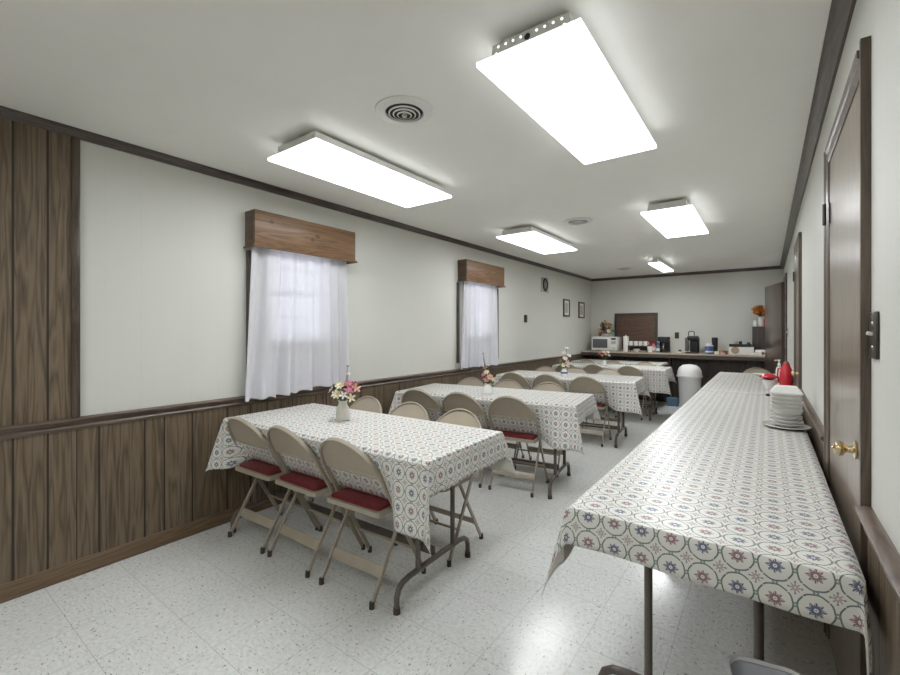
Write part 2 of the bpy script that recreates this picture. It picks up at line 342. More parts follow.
# ------------------------------------------------------------------ mesh helpers
class MB:
    def __init__(s): s.bm = bmesh.new(); s.uv = None
    def box(s, c, d, bev=0.0, rot=None, seg=2):
        r = bmesh.ops.create_cube(s.bm, size=1.0); vs = r['verts']
        for v in vs: v.co = Vector((v.co.x * d[0], v.co.y * d[1], v.co.z * d[2]))
        if bev > 0:
            es = list({e for v in vs for e in v.link_edges})
            rb = bmesh.ops.bevel(s.bm, geom=es, offset=min(bev, min(d) * 0.45), segments=seg, affect='EDGES', profile=0.5)
            vs = list({v for f in rb['faces'] for v in f.verts} | {v for v in vs if v.is_valid})
            done = set(vs); stack = list(vs)
            while stack:
                v = stack.pop()
                for e in v.link_edges:
                    o = e.other_vert(v)
                    if o not in done: done.add(o); stack.append(o)
            vs = list(done)
        mt = Matrix.Translation(Vector(c)) @ (rot if rot else Matrix())
        for v in vs: v.co = mt @ v.co
        return s
    def lathe(s, prof, seg=24, c=(0, 0, 0), mt=None, sx=1.0, sy=1.0, closed=False):
        rings = []
        for r, z in prof:
            ring = []
            if r < 1e-5: ring = [s.bm.verts.new((0, 0, z))]
            else:
                for i in range(seg):
                    a = 2 * PI * i / seg; ring.append(s.bm.verts.new((r * math.cos(a) * sx, r * math.sin(a) * sy, z)))
            rings.append(ring)
        for A, B in zip(rings, rings[1:] + ([rings[0]] if closed else [])):
            for i in range(seg):
                j = (i + 1) % seg
                if len(A) == 1 and len(B) == 1: continue
                if len(A) == 1: f = (A[0], B[j], B[i])
                elif len(B) == 1: f = (A[i], A[j], B[0])
                else: f = (A[i], A[j], B[j], B[i])
                try: s.bm.faces.new(f)
                except ValueError: pass
        if not closed:
            if len(rings[0]) > 1: s.bm.faces.new(list(reversed(rings[0])))
            if len(rings[-1]) > 1: s.bm.faces.new(rings[-1])
        m = Matrix.Translation(Vector(c)) @ (mt if mt else Matrix())
        for ring in rings:
            for v in ring: v.co = m @ v.co
        return s
    def sweep(s, pts, sec, up=(0, 1, 0), cap=True):
        """sec: list of (a,b): a along the side vector, b along 'up'-ish vector"""
        pts = [Vector(p) for p in pts]; up = Vector(up); rings = []
        for i, p in enumerate(pts):
            t = (pts[min(i + 1, len(pts) - 1)] - pts[max(i - 1, 0)]).normalized()
            n = up - t * up.dot(t)
            if n.length < 1e-4: n = Vector((1, 0, 0)) - t * t.x
            n.normalize(); b = t.cross(n)
            rings.append([s.bm.verts.new(p + b * a + n * c) for a, c in sec])
        k = len(sec)
        for A, B in zip(rings, rings[1:]):
            for i in range(k):
                j = (i + 1) % k; s.bm.faces.new((A[i], A[j], B[j], B[i]))
        if cap: s.bm.faces.new(list(reversed(rings[0]))); s.bm.faces.new(rings[-1])
        return s
    def tube(s, pts, r, seg=8, up=(0.13, 0.31, 0.94)):
        return s.sweep(pts, [(r * math.cos(2 * PI * i / seg), r * math.sin(2 * PI * i / seg)) for i in range(seg)], up)
    def prism(s, poly, a0, a1, axis='Y'):
        """poly in the two other axes, extruded along axis"""
        def P(p, t):
            return {'Y': (p[0], t, p[1]), 'X': (t, p[0], p[1]), 'Z': (p[0], p[1], t)}[axis]
        A = [s.bm.verts.new(P(p, a0)) for p in poly]; B = [s.bm.verts.new(P(p, a1)) for p in poly]
        k = len(poly)
        for i in range(k):
            j = (i + 1) % k; s.bm.faces.new((A[i], A[j], B[j], B[i]))
        s.bm.faces.new(list(reversed(A))); s.bm.faces.new(B)
        return s
    def grid(s, fn, nu, nv, uvfn=None):
        V = [[s.bm.verts.new(fn(i / nu, j / nv)) for j in range(nv + 1)] for i in range(nu + 1)]
        for i in range(nu):
            for j in range(nv):
                f = s.bm.faces.new((V[i][j], V[i + 1][j], V[i + 1][j + 1], V[i][j + 1]))
                if uvfn:
                    if s.uv is None: s.uv = s.bm.loops.layers.uv.new('UVMap')
                    for l, (a, b) in zip(f.loops, ((i, j), (i + 1, j), (i + 1, j + 1), (i, j + 1))):
                        l[s.uv].uv = uvfn(a / nu, b / nv)
        return s
    def build(s, name, mat, parent=None, smooth=True, loc=(0, 0, 0), rotz=0.0, normals=True):
        if normals: bmesh.ops.recalc_face_normals(s.bm, faces=s.bm.faces)
        me = bpy.data.meshes.new(name); s.bm.to_mesh(me); s.bm.free()
        mats = mat if isinstance(mat, (list, tuple)) else [mat]
        for m in mats: me.materials.append(M[m] if isinstance(m, str) else m)
        if smooth:
            for p in me.polygons: p.use_smooth = True
            try: me.set_sharp_from_angle(angle=math.radians(38))
            except Exception: pass
        o = bpy.data.objects.new(name, me); COL.objects.link(o)
        o.location = loc; o.rotation_euler = (0, 0, rotz)
        if parent: o.parent = parent
        return o

def tag(o, label=None, cat=None, group=None, kind=None):
    if label: o['label'] = label
    if cat: o['category'] = cat
    if group: o['group'] = group
    if kind: o['kind'] = kind
    return o
def empty(name, loc=(0, 0, 0), rotz=0.0):
    o = bpy.data.objects.new(name, None); o.empty_display_size = 0.05; COL.objects.link(o)
    o.location = loc; o.rotation_euler = (0, 0, rotz); return o
def copy_tree(o, parent=None):
    c = o.copy(); COL.objects.link(c)
    if parent: c.parent = parent
    for ch in list(o.children): copy_tree(ch, c)
    return c
def RX(a): return Matrix.Rotation(a, 4, 'X')
def RY(a): return Matrix.Rotation(a, 4, 'Y')
def RZ(a): return Matrix.Rotation(a, 4, 'Z')
def R(d): return math.radians(d)

# ================================================================== THE SETTING
def structure(o, label, cat): return tag(o, label, cat, kind='structure')
structure(MB().box(((XL + XR) / 2, (YF + YB) / 2, -0.05), (XR - XL + 0.6, YB - YF + 0.6, 0.1)).build('floor', 'floor', smooth=False),
          'speckled off white vinyl tile floor of the hall', 'floor')
structure(MB().box(((XL + XR) / 2, (YF + YB) / 2, H + 0.05), (XR - XL + 0.6, YB - YF + 0.6, 0.1)).build('ceiling', 'ceiling', smooth=False),
          'plain off white painted ceiling of the hall', 'ceiling')

# left wall with two window openings
WIN = [(1.76, 2.34, 1.20, 1.98), (4.36, 4.94, 1.20, 1.98)]
wl = MB(); tW = 0.14; y = YF
for (a, b_, z0, z1) in WIN:
    wl.box((XL - tW / 2, (y + a) / 2, H / 2), (tW, a - y, H))
    wl.box((XL - tW / 2, (a + b_) / 2, z0 / 2), (tW, b_ - a, z0)); wl.box((XL - tW / 2, (a + b_) / 2, (z1 + H) / 2), (tW, b_ - a, H - z1))
    y = b_
wl.box((XL - tW / 2, (y + YB) / 2, H / 2), (tW, YB - y, H))
structure(wl.build('wall_left', 'wall', smooth=False), 'long off white panelled wall with two curtained windows', 'wall')
# right wall with an opening for the far door
wr = MB(); D3 = (7.50, 8.30, 2.02)
wr.box((XR + 0.06, (YF + D3[0]) / 2, H / 2), (0.12, D3[0] - YF, H)); wr.box((XR + 0.06, (D3[1] + YB) / 2, H / 2), (0.12, YB - D3[1], H))
wr.box((XR + 0.06, (D3[0] + D3[1]) / 2, (D3[2] + H) / 2), (0.12, D3[1] - D3[0], H - D3[2]))
structure(wr.build('wall_right', 'wall', smooth=False), 'off white wall with brown doors beside the long buffet table', 'wall')
structure(MB().box(((XL + XR) / 2, YB + 0.06, H / 2), (XR - XL + 0.5, 0.12, H)).build('wall_back', 'wall', smooth=False),
          'off white panelled end wall behind the kitchen counter', 'wall')
structure(MB().box(((XL + XR) / 2, YF - 0.06, H / 2), (XR - XL + 0.5, 0.12, H)).build('wall_front', 'wall', smooth=False),
          'off white end wall behind the viewpoint', 'wall')
# closet behind the far door so that the gap looks into a room
structure(MB().box((XR + 0.95, 7.82, H / 2), (0.06, 1.6, H)).build('wall_closet', 'panel', smooth=False), 'dark panelled wall inside the closet behind the ajar door', 'wall')

# walnut wainscot sheets
T = 0.008
def panel_box(name, x, y0, y1, z0, z1, label):
    structure(MB().box((x, (y0 + y1) / 2, (z0 + z1) / 2), (T, y1 - y0, z1 - z0)).build(name, 'panel', smooth=False), label, 'wall')
panel_box('wall_left_wainscot', XL + T / 2, YF + 0.01, YB - 0.01, 0.0, RAIL0 + 0.02, 'walnut wainscot panelling along the window wall below the chair rail')
panel_box('wall_left_upper_panel', XL + T / 2, YF + 0.01, 0.655, RAIL1 - 0.02, H - 0.03, 'full height walnut panelling at the near end of the window wall')
panel_box('wall_right_wainscot', XR - T / 2, YF + 0.01, 1.56, 0.0, RAIL0 + 0.02, 'walnut wainscot panelling before the nearest brown door')
panel_box('wall_right_wainscot', XR - T / 2, 2.495, 4.365, 0.0, RAIL0 + 0.02, 'walnut wainscot panelling between the two closed brown doors')
panel_box('wall_right_wainscot', XR - T / 2, 5.135, 7.34, 0.0, RAIL0 + 0.02, 'walnut wainscot panelling beyond the second brown door')

# chair rails, crowns, baseboards
def rail_prof(x, sgn):
    return [(x, RAIL0), (x + sgn * 0.014, RAIL0), (x + sgn * 0.018, RAIL0 + 0.016), (x + sgn * 0.012, RAIL0 + 0.026), (x + sgn * 0.022, RAIL0 + 0.040),
            (x + sgn * 0.032, RAIL0 + 0.050), (x + sgn * 0.032, RAIL0 + 0.058), (x + sgn * 0.012, RAIL1), (x, RAIL1)]
structure(MB().prism(rail_prof(XL, 1), YF + 0.01, YB - 0.01).build('trim_chair_rail_left', 'rail'), 'dark wood chair rail along the window wall', 'trim')
structure(MB().prism(rail_prof(XR, -1), YF + 0.01, 1.563).build('trim_chair_rail_near', 'rail'), 'dark wood chair rail before the nearest brown door', 'trim')
structure(MB().prism(rail_prof(XR, -1), 2.492, 4.368).build('trim_chair_rail_middle', 'rail'), 'dark wood chair rail between the two closed brown doors', 'trim')
structure(MB().prism(rail_prof(XR, -1), 5.132, 7.34).build('trim_chair_rail_far', 'rail'), 'dark wood chair rail beyond the second brown door', 'trim')
def crown(x, sgn, d=0.052):
    return [(x, H), (x, H - d), (x + sgn * 0.010, H - d), (x + sgn * 0.016, H - d * 0.75), (x + sgn * d * 0.62, H - d * 0.36), (x + sgn * d * 0.78, H - 0.012), (x + sgn * d * 0.9, H - 0.008), (x + sgn * d * 0.9, H)]
structure(MB().prism(crown(XL, 1, 0.045), YF + 0.01, YB - 0.01).build('trim_crown_left', 'trim'), 'dark crown moulding above the window wall', 'trim')
structure(MB().prism(crown(XR, -1, 0.058), YF + 0.01, YB - 0.01).build('trim_crown_right', 'trim'), 'dark crown moulding above the wall of brown doors', 'trim')
structure(MB().prism([(YB, H), (YB, H - 0.05), (YB - 0.012, H - 0.05), (YB - 0.04, H - 0.012), (YB - 0.045, H)], XL + 0.01, XR - 0.01, 'X').build('trim_crown_back', 'trimx'),
          'dark crown moulding above the kitchen counter wall', 'trim')
structure(MB().prism([(XL, 0.002), (XL + 0.016, 0.002), (XL + 0.016, 0.075), (XL + 0.009, 0.088), (XL, 0.09)], YF + 0.01, YB - 0.01).build('baseboard_left', 'base'), 'brown baseboard along the window wall', 'baseboard')
for nm, a, b_, lb in (('baseboard_right_near', YF + 0.01, 1.563, 'brown baseboard before the nearest brown door'), ('baseboard_right_middle', 2.492, 4.368, 'brown baseboard between the two closed doors'),
                  ('baseboard_right_far', 5.132, 7.34, 'brown baseboard beyond the second brown door')):
    structure(MB().prism([(XR, 0.002), (XR - 0.016, 0.002), (XR - 0.016, 0.075), (XR - 0.009, 0.088), (XR, 0.09)], a, b_).build(nm, 'base'), lb, 'baseboard')
structure(MB().box((XL + 0.011, 0.672, (RAIL1 + H - 0.045) / 2), (0.022, 0.036, H - 0.045 - RAIL1), 0.004).build('trim_panel_edge', 'trimz'),
          'dark vertical trim strip where walnut panelling meets white wall', 'trim')

# windows
def window(n, a, b_, z0, z1):
    r = empty('window_%d' % n, (XL - 0.05, (a + b_) / 2, z0)); w, h = b_ - a, z1 - z0
    structure(r, 'double hung window with white blinds behind the %s curtain' % ('nearer' if n == 1 else 'farther'), 'window')
    f = MB(); k = 0.04
    f.box((0, -w / 2 + k / 2, h / 2), (0.09, k, h)); f.box((0, w / 2 - k / 2, h / 2), (0.09, k, h)); f.box((0, 0, k / 2), (0.09, w - 2 * k, k)); f.box((0, 0, h - k / 2), (0.09, w - 2 * k, k))
    f.build('window_frame', 'white', r, False)
    s = MB(); s.box((-0.01, 0, h * 0.5), (0.035, w - 2 * k, 0.045)); s.box((-0.015, 0, h / 2), (0.02, 0.022, h - 2 * k - 0.01)); s.box((-0.015, 0, h * 0.27), (0.02, w - 2 * k, 0.018)); s.box((-0.015, 0, h * 0.74), (0.02, w - 2 * k, 0.018))
    s.build('sash', 'white', r, False)
    MB().box((-0.03, 0, h / 2), (0.004, w - 2 * k, h - 2 * k)).build('pane', 'glass', r, False)
    bl = MB(); nsl = 24
    for i in range(nsl):
        z = k + 0.02 + (h - 2 * k - 0.03) * i / nsl
        bl.box((0.028, 0, z), (0.022, w - 2 * k - 0.01, 0.002), rot=RY(R(-28)))
    bl.box((0.028, 0, h - k - 0.012), (0.026, w - 2 * k - 0.01, 0.022))
    bl.build('blind', 'blind', r, False)
    # casing on the room face
    c = MB(); e = 0.05
    c.box((0.056, -w / 2 - e / 2, h / 2), (0.010, e, h + 2 * e)); c.box((0.056, w / 2 + e / 2, h / 2), (0.010, e, h + 2 * e)); c.box((0.056, 0, h + e / 2), (0.010, w, e)); c.box((0.062, 0, -e / 2), (0.02, w, e))
    for sg in (-1, 1): c.box((0.064, sg * (0.428 if n == 1 else 0.463), (1.875 + 0.92) / 2 - z0), (0.026, 0.026, 1.875 - 0.92))
    c.build('window_casing', 'trimz', r, False)
for i, wv in enumerate(WIN): window(i + 1, *wv)

# curtains and valances
def curtain(y0, y1, z1, zb, label, seed, hem_shift=0.0):
    rnd = random.Random(seed)
    ph = [rnd.uniform(0, 6.28) for _ in range(6)]
    L = y1 - y0
    def fn(s, t):
        # s along the width, t from top (0) to bottom (1)
        yy = y0 + L * s
        ysp = (s - 0.62) * 0.11 * t
        g = math.sin(s * 52 + ph[0] + 1.8 * math.sin(s * 9 + ph[1]))
        g2 = math.sin(s * 31 + ph[2] + 1.3 * math.sin(s * 7 + ph[3]))
        amp = 0.014 + 0.015 * t
        x = XL + 0.075 + amp * (0.65 * g + 0.55 * g2) + 0.004 * math.sin(s * 110 + ph[4]) * (1 - t)
        z = z1 + (zb - z1) * t - (0.012 * math.sin(s * 5 + ph[5]) + 0.006 * g + 0.02 * (1 - s)) * t
        return (x, yy + ysp + 0.008 * g2 * t, z)
    m = MB(); m.grid(fn, 190, 26)
    r = empty('curtain', (0, 0, 0))
    tag(r, label, 'curtain', 'white sheer curtains under the wooden valances')
    m.build('curtain_panel', 'sheer', r)
    h = MB(); h.grid(lambda s, t: (fn(s, 0.86 + 0.135 * t)[0] - 0.003, *fn(s, 0.86 + 0.135 * t)[1:]), 190, 4); h.build('hem', 'sheer', r)
    rod = MB(); rod.tube([(XL + 0.075, y0 + 0.01, z1 + 0.004), (XL + 0.075, y1 - 0.005, z1 + 0.004)], 0.006, 8)
    for q in (y0 + 0.02, y1 - 0.02): rod.box((XL + 0.036, q, z1 + 0.004), (0.074, 0.012, 0.012))
    rod.build('curtain_rod', 'steel', r)
    return r
curtain(1.605, 2.44, 1.93, 0.852, 'white sheer curtain beside the nearest dining table', 3)
curtain(4.215, 5.02, 1.93, 0.865, 'white sheer curtain beside the second dining table', 11)

def valance(y0, y1, label):
    r = empty('valance', (XL, (y0 + y1) / 2, 1.885)); w = y1 - y0; d = 0.13; h = 0.26
    tag(r, label, 'valance', 'stained pine box valances over the windows')
    MB().box((d - 0.009, 0, h / 2 + 0.004), (0.018, w, h - 0.008), 0.002).build('front_board', 'pine', r)
    for sg in (-1, 1):
        MB().box(((d - 0.018) / 2 + 0.001, sg * (w / 2 - 0.009), h / 2 + 0.004), (d - 0.020, 0.018, h - 0.008), 0.001).build('side_board', 'pinex', r)
    MB().box(((d - 0.018) / 2 + 0.001, 0, h - 0.011), (d - 0.020, w - 0.038, 0.014)).build('top_board', 'pine', r)
    m = MB()
    m.prism([(d + 0.0005, 0.02), (d + 0.0005, 0.0), (d + 0.018, 0.0), (d + 0.018, 0.005), (d + 0.008, 0.013)], -w / 2 - 0.012, w / 2 + 0.012)
    for sg in (-1, 1):
        a, b2 = sorted((sg * (w / 2 + 0.0005), sg * (w / 2 + 0.013)))
        m.box((d / 2 + 0.001, (a + b2) / 2, 0.006), (d - 0.004, b2 - a, 0.012), 0.002)
    m.build('base_moulding', 'pine', r)
valance(1.60, 2.50, 'knotty pine box valance over the curtain of the nearest table')
valance(4.20, 5.10, 'knotty pine box valance over the curtain of the second table')

# closed doors on the right wall
def door(n, y0, y1, top, label, hinge_far=True):
    r = empty('door_%d' % n, (XR, (y0 + y1) / 2, 0)); structure(r, label, 'door'); w = y1 - y0; c = 0.062
    m = MB()
    def prof(sg): return None
    for sg in (-1, 1):
        a, b2 = (-w / 2, -w / 2 + c) if sg < 0 else (w / 2 - c, w / 2)
        o_, i_ = (a, b2) if sg < 0 else (b2, a)
        poly = [(0.0, o_), (-0.021, o_), (-0.021, o_ + (i_ - o_) * 0.3), (-0.014, o_ + (i_ - o_) * 0.45), (-0.017, o_ + (i_ - o_) * 0.7), (-0.010, i_), (0.0, i_)]
        m.prism(poly, 0.0, top - 0.0, 'Z')
    m.prism([(0.0, top), (-0.021, top), (-0.021, top - c * 0.3), (-0.014, top - c * 0.45), (-0.017, top - c * 0.7), (-0.010, top - c), (0.0, top - c)], -w / 2 + c, w / 2 - c, 'Y')
    m.build('door_casing', 'casing', r)
    MB().box((-0.0035, 0, (top - c) / 2 + 0.004), (0.007, w - 2 * c - 0.006, top - c - 0.012)).build('door_slab', 'door', r, False)
    ky = -w / 2 + c + 0.115
    k = MB()
    k.lathe([(0.0, 0.0), (0.027, 0.001), (0.027, 0.005), (0.011, 0.008), (0.009, 0.020), (0.012, 0.024), (0.021, 0.030), (0.0225, 0.038), (0.019, 0.047), (0.009, 0.051), (0.0, 0.052)], 20, (-0.0075, ky, 0.955), RY(R(-90)))
    k.lathe([(0.0, 0.052), (0.005, 0.0525), (0.004, 0.055), (0.0, 0.0555)], 10, (-0.0075, ky, 0.955), RY(R(-90)))
    k.build('door_knob', 'brass', r)
    for z in (0.25, 1.80):
        hm = MB(); hm.tube([(-0.024, w / 2 - c - 0.004, z - 0.045), (-0.024, w / 2 - c - 0.004, z + 0.045)], 0.007, 10)
        hm.box((-0.0095, w / 2 - c - 0.014, z), (0.004, 0.03, 0.086)); hm.build('hinge', 'bronze', r)
    MB().box((-0.010, -w / 2 + c + 0.001, 0.955), (0.006, 0.010, 0.06)).build('strike_plate', 'brass', r, False)
    return r
door(1, 1.565, 2.49, 2.082, 'nearest brown veneer door with brass knob beside the buffet table')
door(2, 4.37, 5.13, 2.082, 'second brown veneer door with brass knob along the buffet wall')
# far door, standing ajar
r3 = empty('door_3', (XR, D3[0], 0)); structure(r3, 'dark brown door standing ajar next to the kitchen counter', 'door')
m = MB()
m.box((-0.010, -0.035, 1.045), (0.020, 0.066, 2.09)); m.box((-0.010, D3[1] - D3[0] + 0.035, 1.045), (0.020, 0.066, 2.09)); m.box((-0.010, (D3[1] - D3[0]) / 2, 2.06), (0.020, D3[1] - D3[0], 0.058))
m.build('door_casing', 'casing', r3, False)
ang = R(13.5); LW = 0.80
MB().box((-0.03, 0, 0), (0.036, 0.002, 0.002)).bm.free()
sl = MB(); sl.box((0.0, LW / 2, 0.985), (0.038, LW, 1.955), 0.002); so = sl.build('door_slab', 'darkdoor', r3, loc=(-0.045, 0.02, 0.012), rotz=ang)
k = MB(); k.lathe([(0.0, 0.0), (0.03, 0.001), (0.03, 0.006), (0.012, 0.01), (0.012, 0.024), (0.027, 0.034), (0.027, 0.052), (0.0, 0.062)], 16, (-0.0195, LW - 0.07, 0.94), RY(R(-90))); k.build('door_knob', 'brass', so)
for z in (0.25, 1.0, 1.75):
    hm = MB(); hm.tube([(0.026, 0.0, z - 0.045), (0.026, 0.0, z + 0.045)], 0.007, 8); hm.build('hinge', 'bronze', so)

# pass-through shutter in the end wall
r = empty('serving_hatch', (-2.088, YB, 0.93)); tag(r, 'closed brown serving hatch shutter in the wall above the counter', 'hatch')
m = MB(); wS, hS = 0.80, 0.715
m.box((-wS / 2 + 0.028, -0.013, hS / 2), (0.056, 0.026, hS)); m.box((wS / 2 - 0.028, -0.013, hS / 2), (0.056, 0.026, hS)); m.box((0, -0.013, hS - 0.028), (wS - 0.112, 0.026, 0.056)); m.box((0, -0.013, 0.02), (wS - 0.112, 0.026, 0.04))
m.build('frame', 'trimz', r, False)
MB().box((0, -0.006, hS / 2), (wS - 0.112, 0.012, hS - 0.09)).build('shutter_panel', wood('hatch_wood', (0.075, 0.038, 0.024), (0.11, 0.058, 0.036), (0.14, 0.078, 0.05), 'X', 0.4, 0.2), r, False)
MB().box((-0.04, -0.020, 0.475), (0.20, 0.015, 0.018), 0.004).build('handle', 'trimx', r)

# ================================================================== CEILING LIGHTS AND VENTS
def light(x0, x1, y0, y1, label, kind='wide', holes=False):
    w, l = x1 - x0, y1 - y0; hz = 0.088
    r = empty('ceiling_light', ((x0 + x1) / 2, (y0 + y1) / 2, H)); tag(r, label, 'light', 'fluorescent ceiling lights')
    iw = w - 0.10; ht = -0.024; hb = -0.0835; ei = 0.032
    hm = MB(); hm.prism([(-iw / 2, ht), (-iw / 2 - 0.006, hb), (iw / 2 + 0.006, hb), (iw / 2, ht)], -l / 2 + ei + 0.004, l / 2 - ei - 0.004)
    for q in (-1, 1): hm.box((0, q * (l / 2 - 0.25), -0.0135), (iw * 0.6, 0.10, 0.024))
    hm.build('housing', 'white', r, False)
    tp = MB(); tp.box((0, 0, -0.0838), (w - (0.027 if kind == 'wide' else 0.0155), l - 0.004, 0.0012)); tp.build('light_block_pan', 'white', r, False)  # added pan stops upward glow, side slots let a little reach the ceiling
    for sg in (-1, 1):
        ep = MB(); a, b2 = sorted((sg * (l / 2 - ei - 0.0035), sg * (l / 2 - ei)))
        ep.prism([(-iw / 2, ht), (-iw / 2 - 0.006, hb + 0.001), (iw / 2 + 0.006, hb + 0.001), (iw / 2, ht)], a, b2); eo = ep.build('end_plate', 'endplate', r, False)
        if holes:
            # punched holes lit from within, and the round knock-out
            for i in range(9):
                if i == 4: continue
                dm = MB(); dm.lathe([(0.0, 0), (0.0042, 0), (0.0042, 0.0012), (0, 0.0012)], 10, ((i - 4) * 0.030, sg * (l / 2 - ei), -0.038), RX(R(90 if sg < 0 else -90))); dm.build('vent_hole', 'holeglow', eo)
            for q in (-1, 1):
                dm = MB(); dm.lathe([(0.0, 0), (0.0042, 0), (0.0042, 0.0012), (0, 0.0012)], 10, (q * 0.128, sg * (l / 2 - ei), -0.060), RX(R(90 if sg < 0 else -90))); dm.build('vent_hole', 'holeglow', eo)
            dm = MB(); dm.lathe([(0.0, 0), (0.011, 0), (0.011, 0.0014), (0, 0.0014)], 16, (-0.005, sg * (l / 2 - ei), -0.046), RX(R(90 if sg < 0 else -90))); dm.build('knockout_hole', 'ventdark', eo)
        else:
            for q in (-1, 1):
                dm = MB(); dm.lathe([(0.0, 0), (0.005, 0), (0.004, 0.003), (0, 0.003)], 10, (q * (iw / 2 - 0.02), sg * (l / 2 - ei), -0.045), RX(R(90 if sg < 0 else -90))); dm.build('screw', 'steel', eo)
    MB().box((0, 0, -0.0975), (w - 0.012, l - 0.012, 0.005)).build('diffuser', 'lensn' if kind == 'narrow' else 'lens', r, False)
    fm = MB()
    for sg in (-1, 1):
        fm.box((sg * (w / 2 - 0.003), 0, -0.0925), (0.006, l, 0.0165)); fm.box((0, sg * (l / 2 - 0.003), -0.0925), (w - 0.012, 0.006, 0.0165))
    fm.build('diffuser_rim', 'lensedge', r, False)
    return r
light(-0.86, -0.472, 1.335, 2.495, 'wide fluorescent ceiling light with perforated end plate, above the buffet', holes=True)
light(-2.292, -1.852, 1.368, 2.545, 'wide fluorescent ceiling light above the nearest dining table')
light(-2.288, -1.855, 3.935, 5.13, 'wide fluorescent ceiling light between the second and third dining tables')
light(-0.85, -0.470, 3.84, 5.00, 'wide fluorescent ceiling light above the middle of the buffet table')
light(-1.395, -1.232, 6.78, 7.85, 'narrow fluorescent strip light near the kitchen counter', 'narrow')
light(-0.86, -0.472, -1.35, -0.19, 'added unseen fluorescent fill light behind the viewpoint, buffet side')  # unseen fixture added behind the viewpoint to even out the lighting
light(-2.292, -1.852, -1.35, -0.19, 'added unseen fluorescent fill light behind the viewpoint, window side')  # second added fixture, out of view, also for fill light

def vent(x, y, ro, ri, label):
    r = empty('ceiling_vent', (x, y, H)); tag(r, label, 'vent', 'round ceiling air vents')
    MB().lathe([(ri, -0.001), (ro, -0.001), (ro * 0.98, -0.006), (ri * 1.04, -0.014), (ri, -0.012)], 40, closed=True).build('flange', 'white', r)
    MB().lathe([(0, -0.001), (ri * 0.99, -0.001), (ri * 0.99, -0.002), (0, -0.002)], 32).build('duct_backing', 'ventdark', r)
    for k, q in enumerate((0.84, 0.62, 0.40)):
        a = ri * q; z = -0.014 - 0.0035 * (k + 1)
        MB().lathe([(a, z + 0.002), (a - 0.006, z - 0.002), (a - 0.007, z), (a - 0.001, z + 0.004)], 32, closed=True).build('ring', 'white', r)
    MB().lathe([(0, -0.030), (ri * 0.12, -0.030), (ri * 0.15, -0.022), (0.006, -0.022), (0.006, -0.002), (0, -0.002)], 16).build('hub', 'vasecream', r)
vent(-1.42, 1.56, 0.142, 0.092, 'round white ceiling vent with concentric rings, beside the nearest light')
vent(-1.49, 4.14, 0.142, 0.092, 'round white ceiling vent between the two middle ceiling lights')
vent(-1.99, 7.79, 0.125, 0.085, 'round ceiling vent closest to the kitchen counter')

